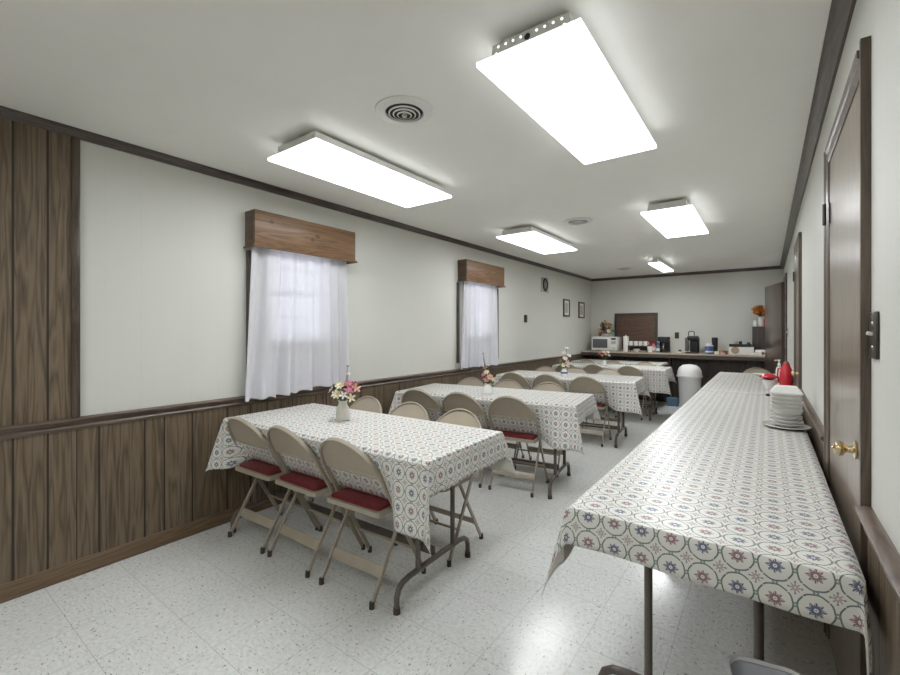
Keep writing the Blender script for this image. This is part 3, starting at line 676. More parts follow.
# ================================================================== FOLDING CHAIRS
def rrect(w, h, r=0.003):
    return [(-w / 2 + r, -h / 2), (w / 2 - r, -h / 2), (w / 2, -h / 2 + r), (w / 2, h / 2 - r), (w / 2 - r, h / 2), (-w / 2 + r, h / 2), (-w / 2, h / 2 - r), (-w / 2, -h / 2 + r)]
CH_T = 0.787
def fy(z): return 0.185 - 0.565 * z          # the line of the front legs and back frame
def make_chair():
    r = empty('folding_chair')
    W = 0.2
    sec = rrect(0.012, 0.024)
    zc = 0.585
    pts = []
    zs = [0.42, 0.50, zc]
    for z in zs: pts.append((-W, fy(z), z))
    n = 18
    for i in range(1, n):
        a = PI - PI * i / n
        z = zc + (CH_T - 0.006 - zc) * math.sin(a); x = W * math.cos(a)
        pts.append((x, fy(z), z))
    for z in reversed(zs): pts.append((W, fy(z), z))
    upv = Vector((0, 1, 0.565)).normalized()
    MB().sweep(pts, sec, upv).build('back_frame', 'beige', r)
    # curved back panel filling the arch
    def bp(off):
        def fn(s, t):
            z0 = 0.60
            z = z0 + (CH_T - 0.014 - z0) * t
            q = max(0.0, 1 - ((z - zc) / (CH_T - 0.010 - zc)) ** 2)
            half = (W - 0.004) * math.sqrt(q)
            x = half * (2 * s - 1)
            bow = -0.007 * (1 - (x / W) ** 2)
            return (x, fy(z) + bow + off, z)
        return fn
    b = MB(); b.grid(bp(0.009), 20, 10); b.grid(bp(0.003), 20, 10)
    lip = []
    for i in range(21):
        x, y, z = bp(0.006)(i / 20, 0); lip.append((x, y, z))
    b.sweep(lip, rrect(0.010, 0.012, 0.002), (0, 1, 0))
    b.build('backrest', 'beigeback', r)
    for sg in (-1, 1):
        l = MB(); l.sweep([(sg * W, fy(0.42), 0.419), (sg * W, fy(0.2), 0.2), (sg * W, fy(0.022), 0.022)], sec, upv)
        lo = l.build('leg', 'beige', r)
        MB().lathe([(0.0, 0.0005), (0.013, 0.0005), (0.012, 0.032), (0.0, 0.032)], 10, (sg * W, fy(0.015), 0)).build('rubber_foot', 'rubber', lo)
    # rear legs: hinged under the seat, feet behind
    Wr = 0.178
    def ry(z): return -0.205 + 0.60 * z
    upr = Vector((0, 1, -0.6)).normalized()
    for sg in (-1, 1):
        l = MB(); l.sweep([(sg * Wr, ry(0.412), 0.412), (sg * Wr, ry(0.2), 0.2), (sg * Wr, ry(0.022), 0.022)], rrect(0.012, 0.022), upr)
        lo = l.build('leg', 'beige', r)
        MB().lathe([(0.0, 0.0005), (0.013, 0.0005), (0.012, 0.032), (0.0, 0.032)], 10, (sg * Wr, ry(0.012), 0)).build('rubber_foot', 'rubber', lo)
    MB().box((0, ry(0.135), 0.135), (2 * Wr - 0.012, 0.006, 0.052), 0.002, RX(-math.atan(0.6))).build('stretcher', 'beige', r)
    MB().tube([(-W, fy(0.17), 0.17), (W, fy(0.17), 0.17)], 0.007, 8).build('stretcher', 'beige', r)
    # seat pan and pad
    sf = MB()
    def rr(w, y0, y1, rad, n=6, back=0.02):
        P = []
        for cx, cy, a0, ra in ((w / 2 - rad, y1 - rad, 0, rad), (-w / 2 + rad, y1 - rad, 90, rad), (-w / 2 + back, y0 + back, 180, back), (w / 2 - back, y0 + back, 270, back)):
            for i in range(n + 1):
                a = R(a0 + 90 * i / n); P.append((cx + ra * math.cos(a), cy + ra * math.sin(a)))
        return P
    sf.prism(rr(0.378, -0.165, 0.225, 0.06), 0.412, 0.436, 'Z')
    for sg in (-1, 1): sf.tube([(sg * 0.186, fy(0.425), 0.425), (sg * 0.206, fy(0.425), 0.425)], 0.008, 8)
    sf.build('seat_frame', 'beige', r)
    sp = MB()
    for k, (ins, z) in enumerate(((0.0, 0.437), (0.004, 0.449), (0.022, 0.456))):
        pass
    lay = [(0.346, -0.148, 0.212, 0.05, 0.437), (0.344, -0.147, 0.211, 0.05, 0.449), (0.318, -0.134, 0.198, 0.045, 0.456), (0.2, -0.08, 0.14, 0.04, 0.4585)]
    prev = None
    for w, a, b2, rad, z in lay:
        ring = [sp.bm.verts.new((x, y, z)) for x, y in rr(w, a, b2, rad)]
        if prev:
            for i in range(len(ring)):
                j = (i + 1) % len(ring); sp.bm.faces.new((prev[i], prev[j], ring[j], ring[i]))
        else: sp.bm.faces.new(list(reversed(ring)))
        prev = ring
    sp.bm.faces.new(prev)
    sp.build('seat_pad', 'redvinyl', r)
    return r
chair0 = make_chair(); used = [False]
def place_chair(x, y, rz, label, group):
    o = chair0 if not used[0] else copy_tree(chair0)
    used[0] = True
    o.location = (x, y, 0); o.rotation_euler = (0, 0, rz)
    tag(o, label, 'chair', group)
    return o

# ================================================================== TABLES AND CLOTHS
TZ = 0.742
def make_table(cx, cy, rz, L, W, label, group, legs_at=None, stretcher=True, lx_far=None):
    """long side along local X"""
    r = empty('folding_table', (cx, cy, 0), rz); tag(r, label, 'table', group)
    MB().box((0, 0, TZ - 0.014), (L - 0.012, W - 0.012, 0.022), 0.004).build('tabletop', 'tabletop', r)
    ap = MB()
    for sg in (-1, 1):
        ap.box((0, sg * (W / 2 - 0.10), TZ - 0.040), (L - 0.10, 0.014, 0.028))
        ap.box((sg * (L / 2 - 0.045), 0, TZ - 0.040), (0.014, W - 0.22, 0.028))
    ap.build('apron', 'legmetal', r, False)
    lx = legs_at or (L / 2 - 0.20); lfar = lx_far or lx
    for sg in (-1, 1):
        x = lx if sg > 0 else -lfar; lf = MB()
        hs = 0.305; up = 0.15
        ft = []
        for yy, zz in ((-hs, 0.022), (-hs, 0.075), (-hs + 0.012, 0.105), (-hs + 0.04, 0.124), (-hs + 0.09, 0.132), (0, 0.134), (hs - 0.09, 0.132), (hs - 0.04, 0.124), (hs - 0.012, 0.105), (hs, 0.075), (hs, 0.022)):
            ft.append((x, yy, zz))
        lf.tube(ft, 0.014, 10, (1, 0.02, 0.01))
        for q in (-1, 1): lf.tube([(x, q * up, 0.130), (x, q * up, TZ - 0.026)], 0.013, 10, (1, 0, 0))
        lo = lf.build('leg_frame', 'legmetal', r)
        for q in (-1, 1): MB().lathe([(0.0, 0.0006), (0.017, 0.0006), (0.0165, 0.03), (0.0, 0.03)], 12, (x, q * hs, 0)).build('rubber_foot', 'rubber', lo)
        br = MB()
        for q in (-1, 1): br.tube([(x, q * up, 0.56), (x - sg * 0.01, q * (up - 0.012), 0.60), (x - sg * 0.13, q * (up - 0.02), TZ - 0.03)], 0.006, 6)
        br.build('brace', 'legmetal', r)
    if stretcher:
        MB().box(((lx - lfar) / 2, 0, 0.158), (lx + lfar - 0.02, 0.018, 0.045), 0.004).build('stretcher', 'legmetal', r)
    return r

def make_cloth(cx, cy, rz, L, W, oL, oR, oN, oF, ztop, label, group, lean=None, phase=(0, 0), seed=1, hemN=False, dropN=True, res=0.021, fold=0.30, ridge=(0.72, 0.72), sag=0.0, ridge2=None):
    """oL/oR overhang at -x/+x, oN/oF at -y/+y.  lean(u) -> inward slope of the near drop (pushed in by chairs)"""
    rnd = random.Random(seed); ph = [rnd.uniform(0, 6.28) for _ in range(8)]
    rr = 0.010
    def drop(e, lim=rr):
        if e < rr * PI / 2: a = e / rr; return rr * math.sin(a), rr * (1 - math.cos(a))
        return rr, rr + (e - rr * PI / 2)
    def fn_uv(s, t):
        u = -L / 2 - oL + (L + oL + oR) * s; v = -W / 2 - oN + (W + oN + oF) * t
        sx = -1 if u < 0 else 1; sy = -1 if v < 0 else 1
        du = max(0.0, abs(u) - L / 2); dv = max(0.0, abs(v) - W / 2)
        x = max(-L / 2, min(L / 2, u)); y = max(-W / 2, min(W / 2, v)); z = 0.0
        if du > 0 and dv > 0:
            rad = math.hypot(du, dv); a = math.atan2(dv, du)
            hrz, dz = drop(rad)
            oX = oL if sx < 0 else oR; oY = oN if sy < 0 else oF
            at = math.atan2(oY, oX); at = max(R(18), min(R(72), at))
            a0 = a
            a = a0 / at * PI / 4 if a0 < at else PI / 4 + (a0 - at) / (PI / 2 - at) * PI / 4
            sw = math.sin(2 * a); rg = ridge2 if (ridge2 and sy < 0) else ridge
            out = hrz + fold * rad * (sw ** 1.3) + 0.05 * dz * (1 - sw)
            dirx = math.cos(a) * (1 - sw) + rg[0] * sw; diry = math.sin(a) * (1 - sw) + rg[1] * sw
            if sy < 0 and lean:
                k = lean(u) * math.sin(a) ** 2
            x += sx * out * dirx; y += sy * out * diry
            z = -dz * math.sqrt(max(0.3, 1 - (fold * sw) ** 2)) * (1 + sag * sw * sw) + 0.008 * math.sin(a * 6 + ph[0]) * rad
        elif du > 0:
            hrz, dz = drop(du)
            wv = 0.055 * math.sin(y * 7 + ph[1]) + 0.03 * math.sin(y * 19 + ph[2])
            edge = min(1.0, (W / 2 - abs(y)) / 0.10)
            x += sx * (hrz + dz * (0.05 + wv * edge)); z = -dz
        elif dv > 0:
            hrz, dz = drop(dv)
            wv = 0.06 * math.sin(x * 6 + ph[3]) + 0.035 * math.sin(x * 17 + ph[4])
            edge = min(1.0, (L / 2 - abs(x)) / 0.10)
            k = lean(x) if (lean and sy < 0) else 0.0
            cc = math.sqrt(1 - k * k) if k else 1.0
            q = min(1.0, k / 0.5)
            inn = max(0.0, dz - 0.030)
            y += sy * (hrz + dz * (0.05 + wv * edge) * (1 - q)) - sy * k * inn
            z = -min(dz, 0.030) - inn * cc
        else:
            z = 0.0006 * math.sin(x * 9 + ph[5]) * math.sin(y * 11 + ph[6])
        return (x, y, z)
    nu = int((L + oL + oR) / res); nv = int((W + oN + oF) / res)
    m = MB()
    m.grid(fn_uv, nu, nv, lambda s, t: (-L / 2 - oL + (L + oL + oR) * s - phase[0], -W / 2 - oN + (W + oN + oF) * t - phase[1]))
    o = m.build('tablecloth', ['cloth', 'lining'], None, True, (cx, cy, ztop), rz, normals=False)
    for p in o.data.polygons: p.use_smooth = True
    sd = o.modifiers.new('thickness', 'SOLIDIFY'); sd.thickness = 0.0016; sd.offset = 1.0; sd.material_offset = 1; sd.material_offset_rim = 0; sd.use_rim = True
    sd.offset = -1.0
    tag(o, label, 'tablecloth', group)
    return o

def sstep(t):
    t = max(0.0, min(1.0, t)); return t * t * (3 - 2 * t)
ORD = ['nearest', 'second', 'third', 'fourth']
TABS = [  # centre x, centre y, rotation, length, width
    (-2.01, 1.752, R(1.5), 1.645, 0.675),
    (-2.01, 3.385, R(7.5), 1.630, 0.675),
    (-2.00, 5.225, R(4.5), 1.640, 0.675),
    (-2.00, 7.02, R(3.0), 1.640, 0.665),
]
NEARC = [[(-2.575, 1.632), (-2.146, 1.610), (-1.685, 1.638)],
         [(-2.555, 3.175), (-2.125, 3.245), (-1.692, 3.315)],
         [(-2.575, 5.01), (-2.135, 5.05), (-1.69, 5.12)],
         [(-2.58, 6.80), (-2.15, 6.83), (-1.66, 6.86)]]
FARC = [[(-2.53, 2.125), (-2.06, 2.115), (-1.625, 2.105)],
        [(-2.597, 3.74), (-2.165, 3.795), (-1.732, 3.83)],
        [(-2.57, 5.63), (-2.14, 5.66), (-1.70, 5.70)],
        [(-2.57, 7.36), (-2.12, 7.40), (-1.62, 7.43)]]
NOFF = 0.186
NTH = ['closest to the windows', 'in the middle', 'closest to the aisle']
for i, (cx, cy, rz, L, W) in enumerate(TABS):
    make_table(cx, cy, rz, L, W, 'brown folding table standing under the cloth of the %s dining row' % ORD[i], 'folding dining tables', lx_far=L / 2 - 0.030)
    make_cloth(cx, cy, rz, L, W, 0.155, 0.155, 0.335, 0.235, TZ + 0.0025, 'floral printed tablecloth over the %s dining table' % ORD[i], 'floral tablecloths on the dining tables',
               lean=(lambda u, L=L: 0.50 * sstep((L / 2 - 0.14 - u) / 0.20) * sstep((u + L / 2) / 0.09)), phase=(0.02, 0.012), seed=20 + i)
    for j in range(3):
        x = NEARC[i][j][0]; uu = (x - cx) / math.cos(rz) + 0.15 * math.sin(rz)
        y = cy + uu * math.sin(rz) + (-W / 2 + NOFF) * math.cos(rz)
        place_chair(x, y, rz + R((0.5, -1, 1)[j]), 'beige folding chair with red seat on near side of %s table, %s' % (ORD[i], NTH[j]), 'folding chairs at the dining tables')
        x, y = FARC[i][j]
        place_chair(x, y, rz + PI + R((-1.5, 1, -1)[j]), 'beige folding chair with red seat on far side of %s table, %s' % (ORD[i], NTH[j]), 'folding chairs at the dining tables')
# fifth table against the counter
make_table(-2.16, 8.05, 0, 1.50, 0.62, 'brown folding table standing under the cloth at the counter front', 'folding dining tables')
make_cloth(-2.16, 8.05, 0, 1.50, 0.62, 0.06, 0.05, 0.36, 0.05, TZ + 0.0025, 'floral printed tablecloth hanging low on the table against the counter', 'floral tablecloths on the dining tables', phase=(0.02, 0.012), seed=40)

# long buffet of three tables along the right wall; long side along Y
BX = -0.170; BW = 0.670
BUF = [(1.35, 2.98, 'brown folding table at the camera end of the buffet line'), (3.00, 4.68, 'brown folding table in the middle of the buffet line'), (4.70, 6.84, 'brown folding table at the counter end of the buffet line')]
for y0, y1, lb in BUF:
    make_table(BX, (y0 + y1) / 2, R(90), y1 - y0, BW, lb, 'folding buffet tables', legs_at=(y1 - y0) / 2 - 0.205, stretcher=False)
make_cloth(BX, (1.342 + 4.70) / 2, R(90), 3.358, BW + 0.012, 0.118, 0.0, 0.15, 0.19, TZ + 0.0025, 'long floral tablecloth over the near part of the buffet', 'floral tablecloths on the buffet',
           phase=(-3.358 / 2 - 0.0585, 0.2765 - 0.0385), seed=51, fold=0.40, ridge=(0.35, 0.80), ridge2=(0.55, 0.10), sag=0.50, res=0.019)
far_cloth = make_cloth(BX, (4.665 + 6.85) / 2, R(90), 2.185, BW + 0.016, 0.0, 0.12, 0.12, 0.205, TZ + 0.0055, 'floral tablecloth over the far part of the buffet by the counter', 'floral tablecloths on the buffet',
           phase=(0.01, 0.2765 - 0.0385), seed=52, fold=0.24)

MB().tube([(-2.185 / 2, -0.335, 0.002), (-2.185 / 2, 0.0, 0.003), (-2.185 / 2, 0.335, 0.002)], 0.0045, 8).build('rolled_hem', 'foam', far_cloth)
# a chair tucked at the far end of the buffet
place_chair(-0.10, 7.12, PI + R(4), 'beige folding chair at the counter end of the buffet', 'folding chairs near the counter')

# ================================================================== FLOWERS
def petal_flower(m, c, nrm, rad, n=6, cup=0.35, width=0.5):
    nrm = Vector(nrm).normalized(); q = Vector((0, 0, 1)).rotation_difference(nrm).to_matrix()
    for i in range(n):
        a = 2 * PI * i / n + 0.3
        d = Vector((math.cos(a), math.sin(a), 0)); sd = Vector((-math.sin(a), math.cos(a), 0))
        prev = None
        for t, w, z in ((0.08, 0.12, 0.0), (0.45, width * 0.5, 0.10 * cup), (0.8, width * 0.46, 0.38 * cup), (1.0, 0.10, 0.62 * cup)):
            row = []
            for s in (-1, 0, 1):
                p = d * (rad * t) + sd * (rad * w * s) + Vector((0, 0, rad * (z + 0.10 * abs(s))))
                row.append(m.bm.verts.new(Vector(c) + q @ p))
            if prev:
                for k in range(2): m.bm.faces.new((prev[k], prev[k + 1], row[k + 1], row[k]))
            prev = row
def leaf_shape(m, a, b, w):
    a, b = Vector(a), Vector(b); d = b - a; sd = d.cross(Vector((0, 0, 1)))
    if sd.length < 1e-4: sd = Vector((1, 0, 0))
    sd.normalize(); prev = None
    for t, k in ((0, 0.05), (0.3, 0.8), (0.6, 1.0), (0.85, 0.55), (1, 0.04)):
        p = a + d * t + Vector((0, 0, d.length * 0.22 * math.sin(PI * t)))
        row = [m.bm.verts.new(p + sd * (w * k * s) + Vector((0, 0, w * 0.3 * abs(s)))) for s in (-1, 0, 1)]
        if prev:
            for q in range(2): m.bm.faces.new((prev[q], prev[q + 1], row[q + 1], row[q]))
        prev = row
def bouquet(x, y, z, label, vase_prof, vmat, blooms, leaves, mouth, name='flower_vase', seed=1, group='flower vases on the dining tables'):
    """blooms: (dx, dy, dz, radius, material); leaves: (dx, dy, dz, width)"""
    rnd = random.Random(seed)
    r = empty(name, (x, y, z)); tag(r, label, 'flowers', group)
    MB().lathe(vase_prof, 24).build('vase', vmat, r)
    st = MB()
    for bx, by, bz, br, bm_ in blooms:
        st.tube([(bx * 0.05, by * 0.05, mouth * 0.6), (bx * 0.25, by * 0.25, mouth + 0.01), (bx * 0.7, by * 0.7, mouth + (bz - mouth) * 0.6), (bx, by, bz)], 0.0022, 5)
    st.build('stem', 'stemg', r)
    for bx, by, bz, br, bm_ in blooms:
        br *= 0.92; f = MB(); nrm = Vector((bx, by, 0.03 + (bz - mouth) * 0.5)) + Vector((0.03, -0.05, 0.0))
        petal_flower(f, (bx, by, bz), nrm, br, rnd.choice((5, 6, 7)))
        petal_flower(f, Vector((bx, by, bz)) + nrm.normalized() * br * 0.12, nrm, br * 0.62, 5, 0.7)
        fo = f.build('flower', bm_, r)
        c = MB(); c.lathe([(0, -br * 0.15), (br * 0.16, -br * 0.05), (br * 0.18, br * 0.12), (0, br * 0.22)], 8, Vector((bx, by, bz)) + nrm.normalized() * br * 0.12); c.build('flower_centre', 'yellow', fo)
    for lx, ly, lz, lw in leaves:
        lm = MB(); leaf_shape(lm, (lx * 0.1, ly * 0.1, mouth), (lx, ly, lz), lw); lm.build('leaf', 'leaf', r)
    return r
VP = [(0, 0.0008), (0.045, 0.0008), (0.050, 0.006), (0.049, 0.05), (0.044, 0.078), (0.032, 0.098), (0.030, 0.112), (0.036, 0.124), (0.032, 0.124), (0.026, 0.110), (0.026, 0.02), (0, 0.018)]
CZ = TZ + 0.0035
bouquet(-2.15, 1.79, CZ, 'cream vase of pink and white flowers on the nearest table', [(a * 0.86, b) for a, b in VP], 'vasecream',
        [(-0.085, -0.02, 0.185, 0.030, 'whitepet'), (-0.05, 0.01, 0.215, 0.032, 'cream'), (-0.035, -0.03, 0.165, 0.034, 'whitepet'), (0.0, -0.02, 0.215, 0.034, 'cream'), (0.005, -0.045, 0.165, 0.036, 'cream'),
         (0.04, 0.01, 0.225, 0.033, 'pink'), (0.07, -0.01, 0.195, 0.036, 'pink'), (0.10, 0.02, 0.205, 0.034, 'peach'), (0.055, -0.04, 0.165, 0.030, 'whitepet'), (0.10, -0.02, 0.150, 0.032, 'cream'), (0.085, 0.02, 0.225, 0.028, 'mauvepet'),
         (-0.07, 0.03, 0.23, 0.026, 'whitepet'), (0.015, 0.03, 0.285, 0.018, 'cream'), (0.01, 0.03, 0.335, 0.014, 'rust')],
        [(-0.07, -0.03, 0.13, 0.018), (0.05, -0.05, 0.125, 0.018), (0.0, -0.06, 0.12, 0.018), (0.09, 0.0, 0.13, 0.016), (-0.04, 0.05, 0.15, 0.016), (0.02, -0.05, 0.19, 0.012)], 0.122, seed=4)
bouquet(-2.005, 3.30, CZ, 'white vase with one tall peach flower spray on the second table', [(a * 0.95, b * 0.7) for a, b in VP], 'ceramic',
        [(-0.01, 0.0, 0.12, 0.036, 'peach'), (0.03, -0.02, 0.15, 0.034, 'peach'), (-0.035, 0.0, 0.165, 0.032, 'pink'), (0.0, -0.02, 0.19, 0.030, 'cream'), (-0.03, 0.01, 0.225, 0.028, 'peach'), (0.05, 0.0, 0.13, 0.03, 'cream'), (-0.03, 0.0, 0.27, 0.020, 'whitepet'), (-0.04, 0.0, 0.315, 0.014, 'cream'), (-0.05, 0.0, 0.355, 0.012, 'rust')],
        [(0.05, -0.02, 0.10, 0.015), (0.07, -0.02, 0.07, 0.016), (-0.05, -0.02, 0.15, 0.010), (0.04, 0.02, 0.11, 0.014)], 0.09, seed=9)
bouquet(-2.02, 5.13, CZ, 'small blue and white vase of white flowers on the third table', [(a * 0.85, b * 0.75) for a, b in VP], 'ceramic',
        [(0.0, -0.02, 0.13, 0.036, 'cream'), (0.04, 0.0, 0.175, 0.036, 'peach'), (0.02, -0.02, 0.215, 0.038, 'whitepet'), (0.06, 0.0, 0.25, 0.034, 'whitepet'), (0.0, 0.0, 0.28, 0.036, 'whitepet'), (0.03, 0.0, 0.34, 0.032, 'whitepet'), (-0.04, -0.01, 0.19, 0.034, 'rust'), (0.05, -0.01, 0.13, 0.034, 'whitepet')],
        [(-0.08, -0.02, 0.15, 0.02), (-0.07, -0.02, 0.11, 0.02), (-0.09, 0.01, 0.185, 0.018), (0.08, -0.01, 0.12, 0.018), (-0.05, 0.0, 0.2, 0.014)], 0.095, seed=12)
vb = [o for o in COL.objects if o.name.startswith('flower_vase')][-1]
MB().lathe([(0.0426, 0.030), (0.0428, 0.034), (0.0410, 0.052), (0.0405, 0.052), (0.0405, 0.030)], 24, closed=True).build('painted_band', 'blue', vb)
bouquet(-2.11, 7.04, CZ, 'white vase of pale pink flowers on the fourth table', [(a * 0.8, b * 0.7) for a, b in VP], 'ceramic',
        [(-0.06, 0, 0.19, 0.036, 'peach'), (-0.02, -0.02, 0.16, 0.036, 'pink'), (0.03, 0, 0.175, 0.036, 'peach'), (0.06, 0, 0.215, 0.032, 'whitepet'), (0.0, 0, 0.21, 0.032, 'cream'), (0.08, 0.0, 0.16, 0.03, 'whitepet')],
        [(-0.07, -0.01, 0.13, 0.015), (0.07, -0.02, 0.12, 0.015), (0.0, -0.05, 0.12, 0.014)], 0.087, seed=15)

# ================================================================== THINGS ON THE BUFFET
BZ = TZ + 0.0035
def one(name, mb, mat, label, cat, loc=(0, 0, 0), rotz=0.0, group=None, smooth=True):
    return tag(mb.build(name, mat, None, smooth, loc, rotz), label, cat, group)
one('platter', MB().lathe([(0, 0.0006), (0.070, 0.0006), (0.078, 0.003), (0.112, 0.014), (0.113, 0.017), (0.110, 0.018), (0.074, 0.008), (0, 0.007)], 40), 'ceramic',
    'large round white serving plate under the stack of dishes', 'plate', (0.088, 3.165, BZ))
zt = BZ + 0.0085
for k in range(4):
    rad = (0.080, 0.078, 0.076, 0.074)[k]
    one('bowl', MB().lathe([(0, 0.0), (0.045, 0.0), (0.05, 0.003), (rad, 0.017), (rad, 0.0195), (rad - 0.004, 0.0195), (0.046, 0.006), (0, 0.0045)], 32), 'ceramic',
        ['lowest white china bowl resting on the serving plate', 'second white china bowl up on the serving plate', 'third white china bowl up on the serving plate', 'topmost white china bowl under the foam plates'][k], 'bowl',
        (0.090, 3.185, zt), group='white china bowls in the stack')
    zt += 0.0198
def square_plate(w, h):
    m = MB()
    def ring(s, z, inset=0.018):
        a = s / 2; i = inset
        return [m.bm.verts.new(p) for p in ((-a + i, -a, z), (a - i, -a, z), (a, -a + i, z), (a, a - i, z), (a - i, a, z), (-a + i, a, z), (-a, a - i, z), (-a, -a + i, z))]
    R_ = [ring(w * 0.80, 0.0), ring(w * 0.97, h * 0.85), ring(w, h * 0.9), ring(w, h), ring(w * 0.95, h), ring(w * 0.78, 0.004)]
    m.bm.faces.new(list(reversed(R_[0])))
    for A, B in zip(R_, R_[1:]):
        for i in range(8): j = (i + 1) % 8; m.bm.faces.new((A[i], A[j], B[j], B[i]))
    m.bm.faces.new(R_[-1])
    return m
FO = ['lowest', 'second lowest', 'middle', 'second highest', 'highest']
for k in range(5):
    one('foam_plate', square_plate(0.150, 0.0225), 'foam', '%s square white foam plate in the stack on the buffet' % FO[k], 'plate', (0.089, 3.19 + 0.002 * (k % 2), zt), R((1, -1, 2, 0, 1)[k]), 'square foam plates in the stack')
    zt += 0.0228
m = MB()
def fr(w, z): a = w / 2; return [m.bm.verts.new((x * a, y * a, z)) for x, y in ((-1, -1), (1, -1), (1, 1), (-1, 1))]
RR = [fr(0.146, 0), fr(0.146, 0.005), fr(0.098, 0.034), fr(0.09, 0.036)]
m.bm.faces.new(list(reversed(RR[0])))
for A, B in zip(RR, RR[1:]):
    for i in range(4): j = (i + 1) % 4; m.bm.faces.new((A[i], A[j], B[j], B[i]))
m.bm.faces.new(RR[-1])
one('foam_box', m, 'foam', 'white foam box with sloping sides on top of the plate stack', 'box', (0.089, 3.19, zt), 0, smooth=False)
# red dishes beyond
one('serving_bowl', MB().lathe([(0, 0.0006), (0.035, 0.0006), (0.045, 0.02), (0.062, 0.075), (0.066, 0.088), (0.063, 0.088), (0.042, 0.022), (0, 0.008)], 28), 'ceramic', 'white bowl holding the red dish on the buffet', 'bowl', (0.02, 5.12, BZ + 0.003))
one('red_dish', MB().lathe([(0, 0.0), (0.030, 0.0), (0.070, 0.022), (0.082, 0.026), (0.082, 0.029), (0.066, 0.027), (0.052, 0.044), (0.034, 0.055), (0, 0.058)], 28), 'red', 'red covered dish sitting in the white bowl', 'dish', (0.015, 5.12, BZ + 0.0925))
r = empty('pitcher', (0.142, 5.06, BZ + 0.003)); tag(r, 'red plastic pitcher on the buffet behind the foam plates', 'pitcher')
MB().lathe([(0, 0.0006), (0.044, 0.0006), (0.048, 0.01), (0.052, 0.10), (0.049, 0.165), (0.040, 0.205), (0.028, 0.232), (0.024, 0.25), (0.021, 0.25), (0.025, 0.230), (0.037, 0.20), (0.045, 0.02), (0, 0.012)], 28).build('body', 'red', r)
MB().lathe([(0, 0.2505), (0.024, 0.2505), (0.020, 0.262), (0.008, 0.272), (0, 0.272)], 20).build('lid', 'rust', r)
MB().tube([(-0.028, 0.028, 0.205), (-0.058, 0.058, 0.20), (-0.064, 0.064, 0.14), (-0.052, 0.052, 0.07), (-0.036, 0.036, 0.06)], 0.007, 8).build('handle', 'red', r)
r = empty('pump_bottle', (0.098, 5.56, BZ + 0.003)); tag(r, 'slim white pump bottle on the buffet behind the red pitcher', 'bottle')
MB().lathe([(0, 0.0006), (0.026, 0.0006), (0.028, 0.006), (0.028, 0.15), (0.022, 0.175), (0.012, 0.185), (0.012, 0.20), (0, 0.20)], 20).build('body', 'whiteplastic', r)
pm = MB(); pm.lathe([(0, 0.2005), (0.014, 0.2005), (0.014, 0.218), (0.006, 0.222), (0.006, 0.245), (0.012, 0.247), (0.012, 0.258), (0, 0.26)], 14); pm.tube([(0, 0, 0.252), (-0.03, -0.005, 0.252), (-0.036, -0.006, 0.244)], 0.005, 8); pm.build('pump', 'whiteplastic', r)
m = MB(); m.box((0, 0, 0.009), (0.030, 0.05, 0.016), 0.005); m.box((0.004, 0.03, 0.012), (0.012, 0.04, 0.010), 0.003)
one('binder_clip', m, 'black', 'small black clip lying on the buffet by the cloth edge', 'clip', (0.005, 4.60, BZ))
one('paper_plate', MB().lathe([(0, 0.0006), (0.085, 0.0006), (0.095, 0.004), (0.13, 0.016), (0.131, 0.018), (0.094, 0.007), (0, 0.0045)], 36), 'foam', 'flat white plate at the counter end of the buffet', 'plate', (-0.02, 6.62, BZ + 0.003))

# bin under the buffet
r = empty('wastebasket', (0.018, 1.352, 0), R(12)); tag(r, 'pale grey plastic wastebasket under the near end of the buffet', 'bin')
def rrp(w, d, rad, z, n=5):
    P = []
    for cx, cy, a0 in ((w / 2 - rad, d / 2 - rad, 0), (-w / 2 + rad, d / 2 - rad, 90), (-w / 2 + rad, -d / 2 + rad, 180), (w / 2 - rad, -d / 2 + rad, 270)):
        for i in range(n + 1): a = R(a0 + 90 * i / n); P.append((cx + rad * math.cos(a), cy + rad * math.sin(a), z))
    return P
def loft(rings, mat, name, parent):
    m = MB(); V = [[m.bm.verts.new(p) for p in rg] for rg in rings]
    m.bm.faces.new(list(reversed(V[0])))
    for A, B in zip(V, V[1:]):
        for i in range(len(A)): j = (i + 1) % len(A); m.bm.faces.new((A[i], A[j], B[j], B[i]))
    m.bm.faces.new(V[-1]); return m.build(name, mat, parent)
loft([rrp(0.14, 0.18, 0.04, 0.001), rrp(0.182, 0.222, 0.05, 0.392), rrp(0.175, 0.215, 0.048, 0.392), rrp(0.132, 0.17, 0.04, 0.012)], 'greyplastic', 'body', r)
loft([rrp(0.185, 0.225, 0.05, 0.376), rrp(0.200, 0.240, 0.055, 0.388), rrp(0.200, 0.240, 0.055, 0.400), rrp(0.180, 0.220, 0.05, 0.404), rrp(0.172, 0.212, 0.047, 0.396)], 'whiteplastic', 'rim', r)
# open the rim ring (top cap removed so that the inside shows)
for o in list(r.children):
    if o.name.startswith('rim'):
        b = bmesh.new(); b.from_mesh(o.data); big = [f for f in b.faces if len(f.verts) > 8]; bmesh.ops.delete(b, geom=big, context='FACES_ONLY'); b.to_mesh(o.data); b.free()

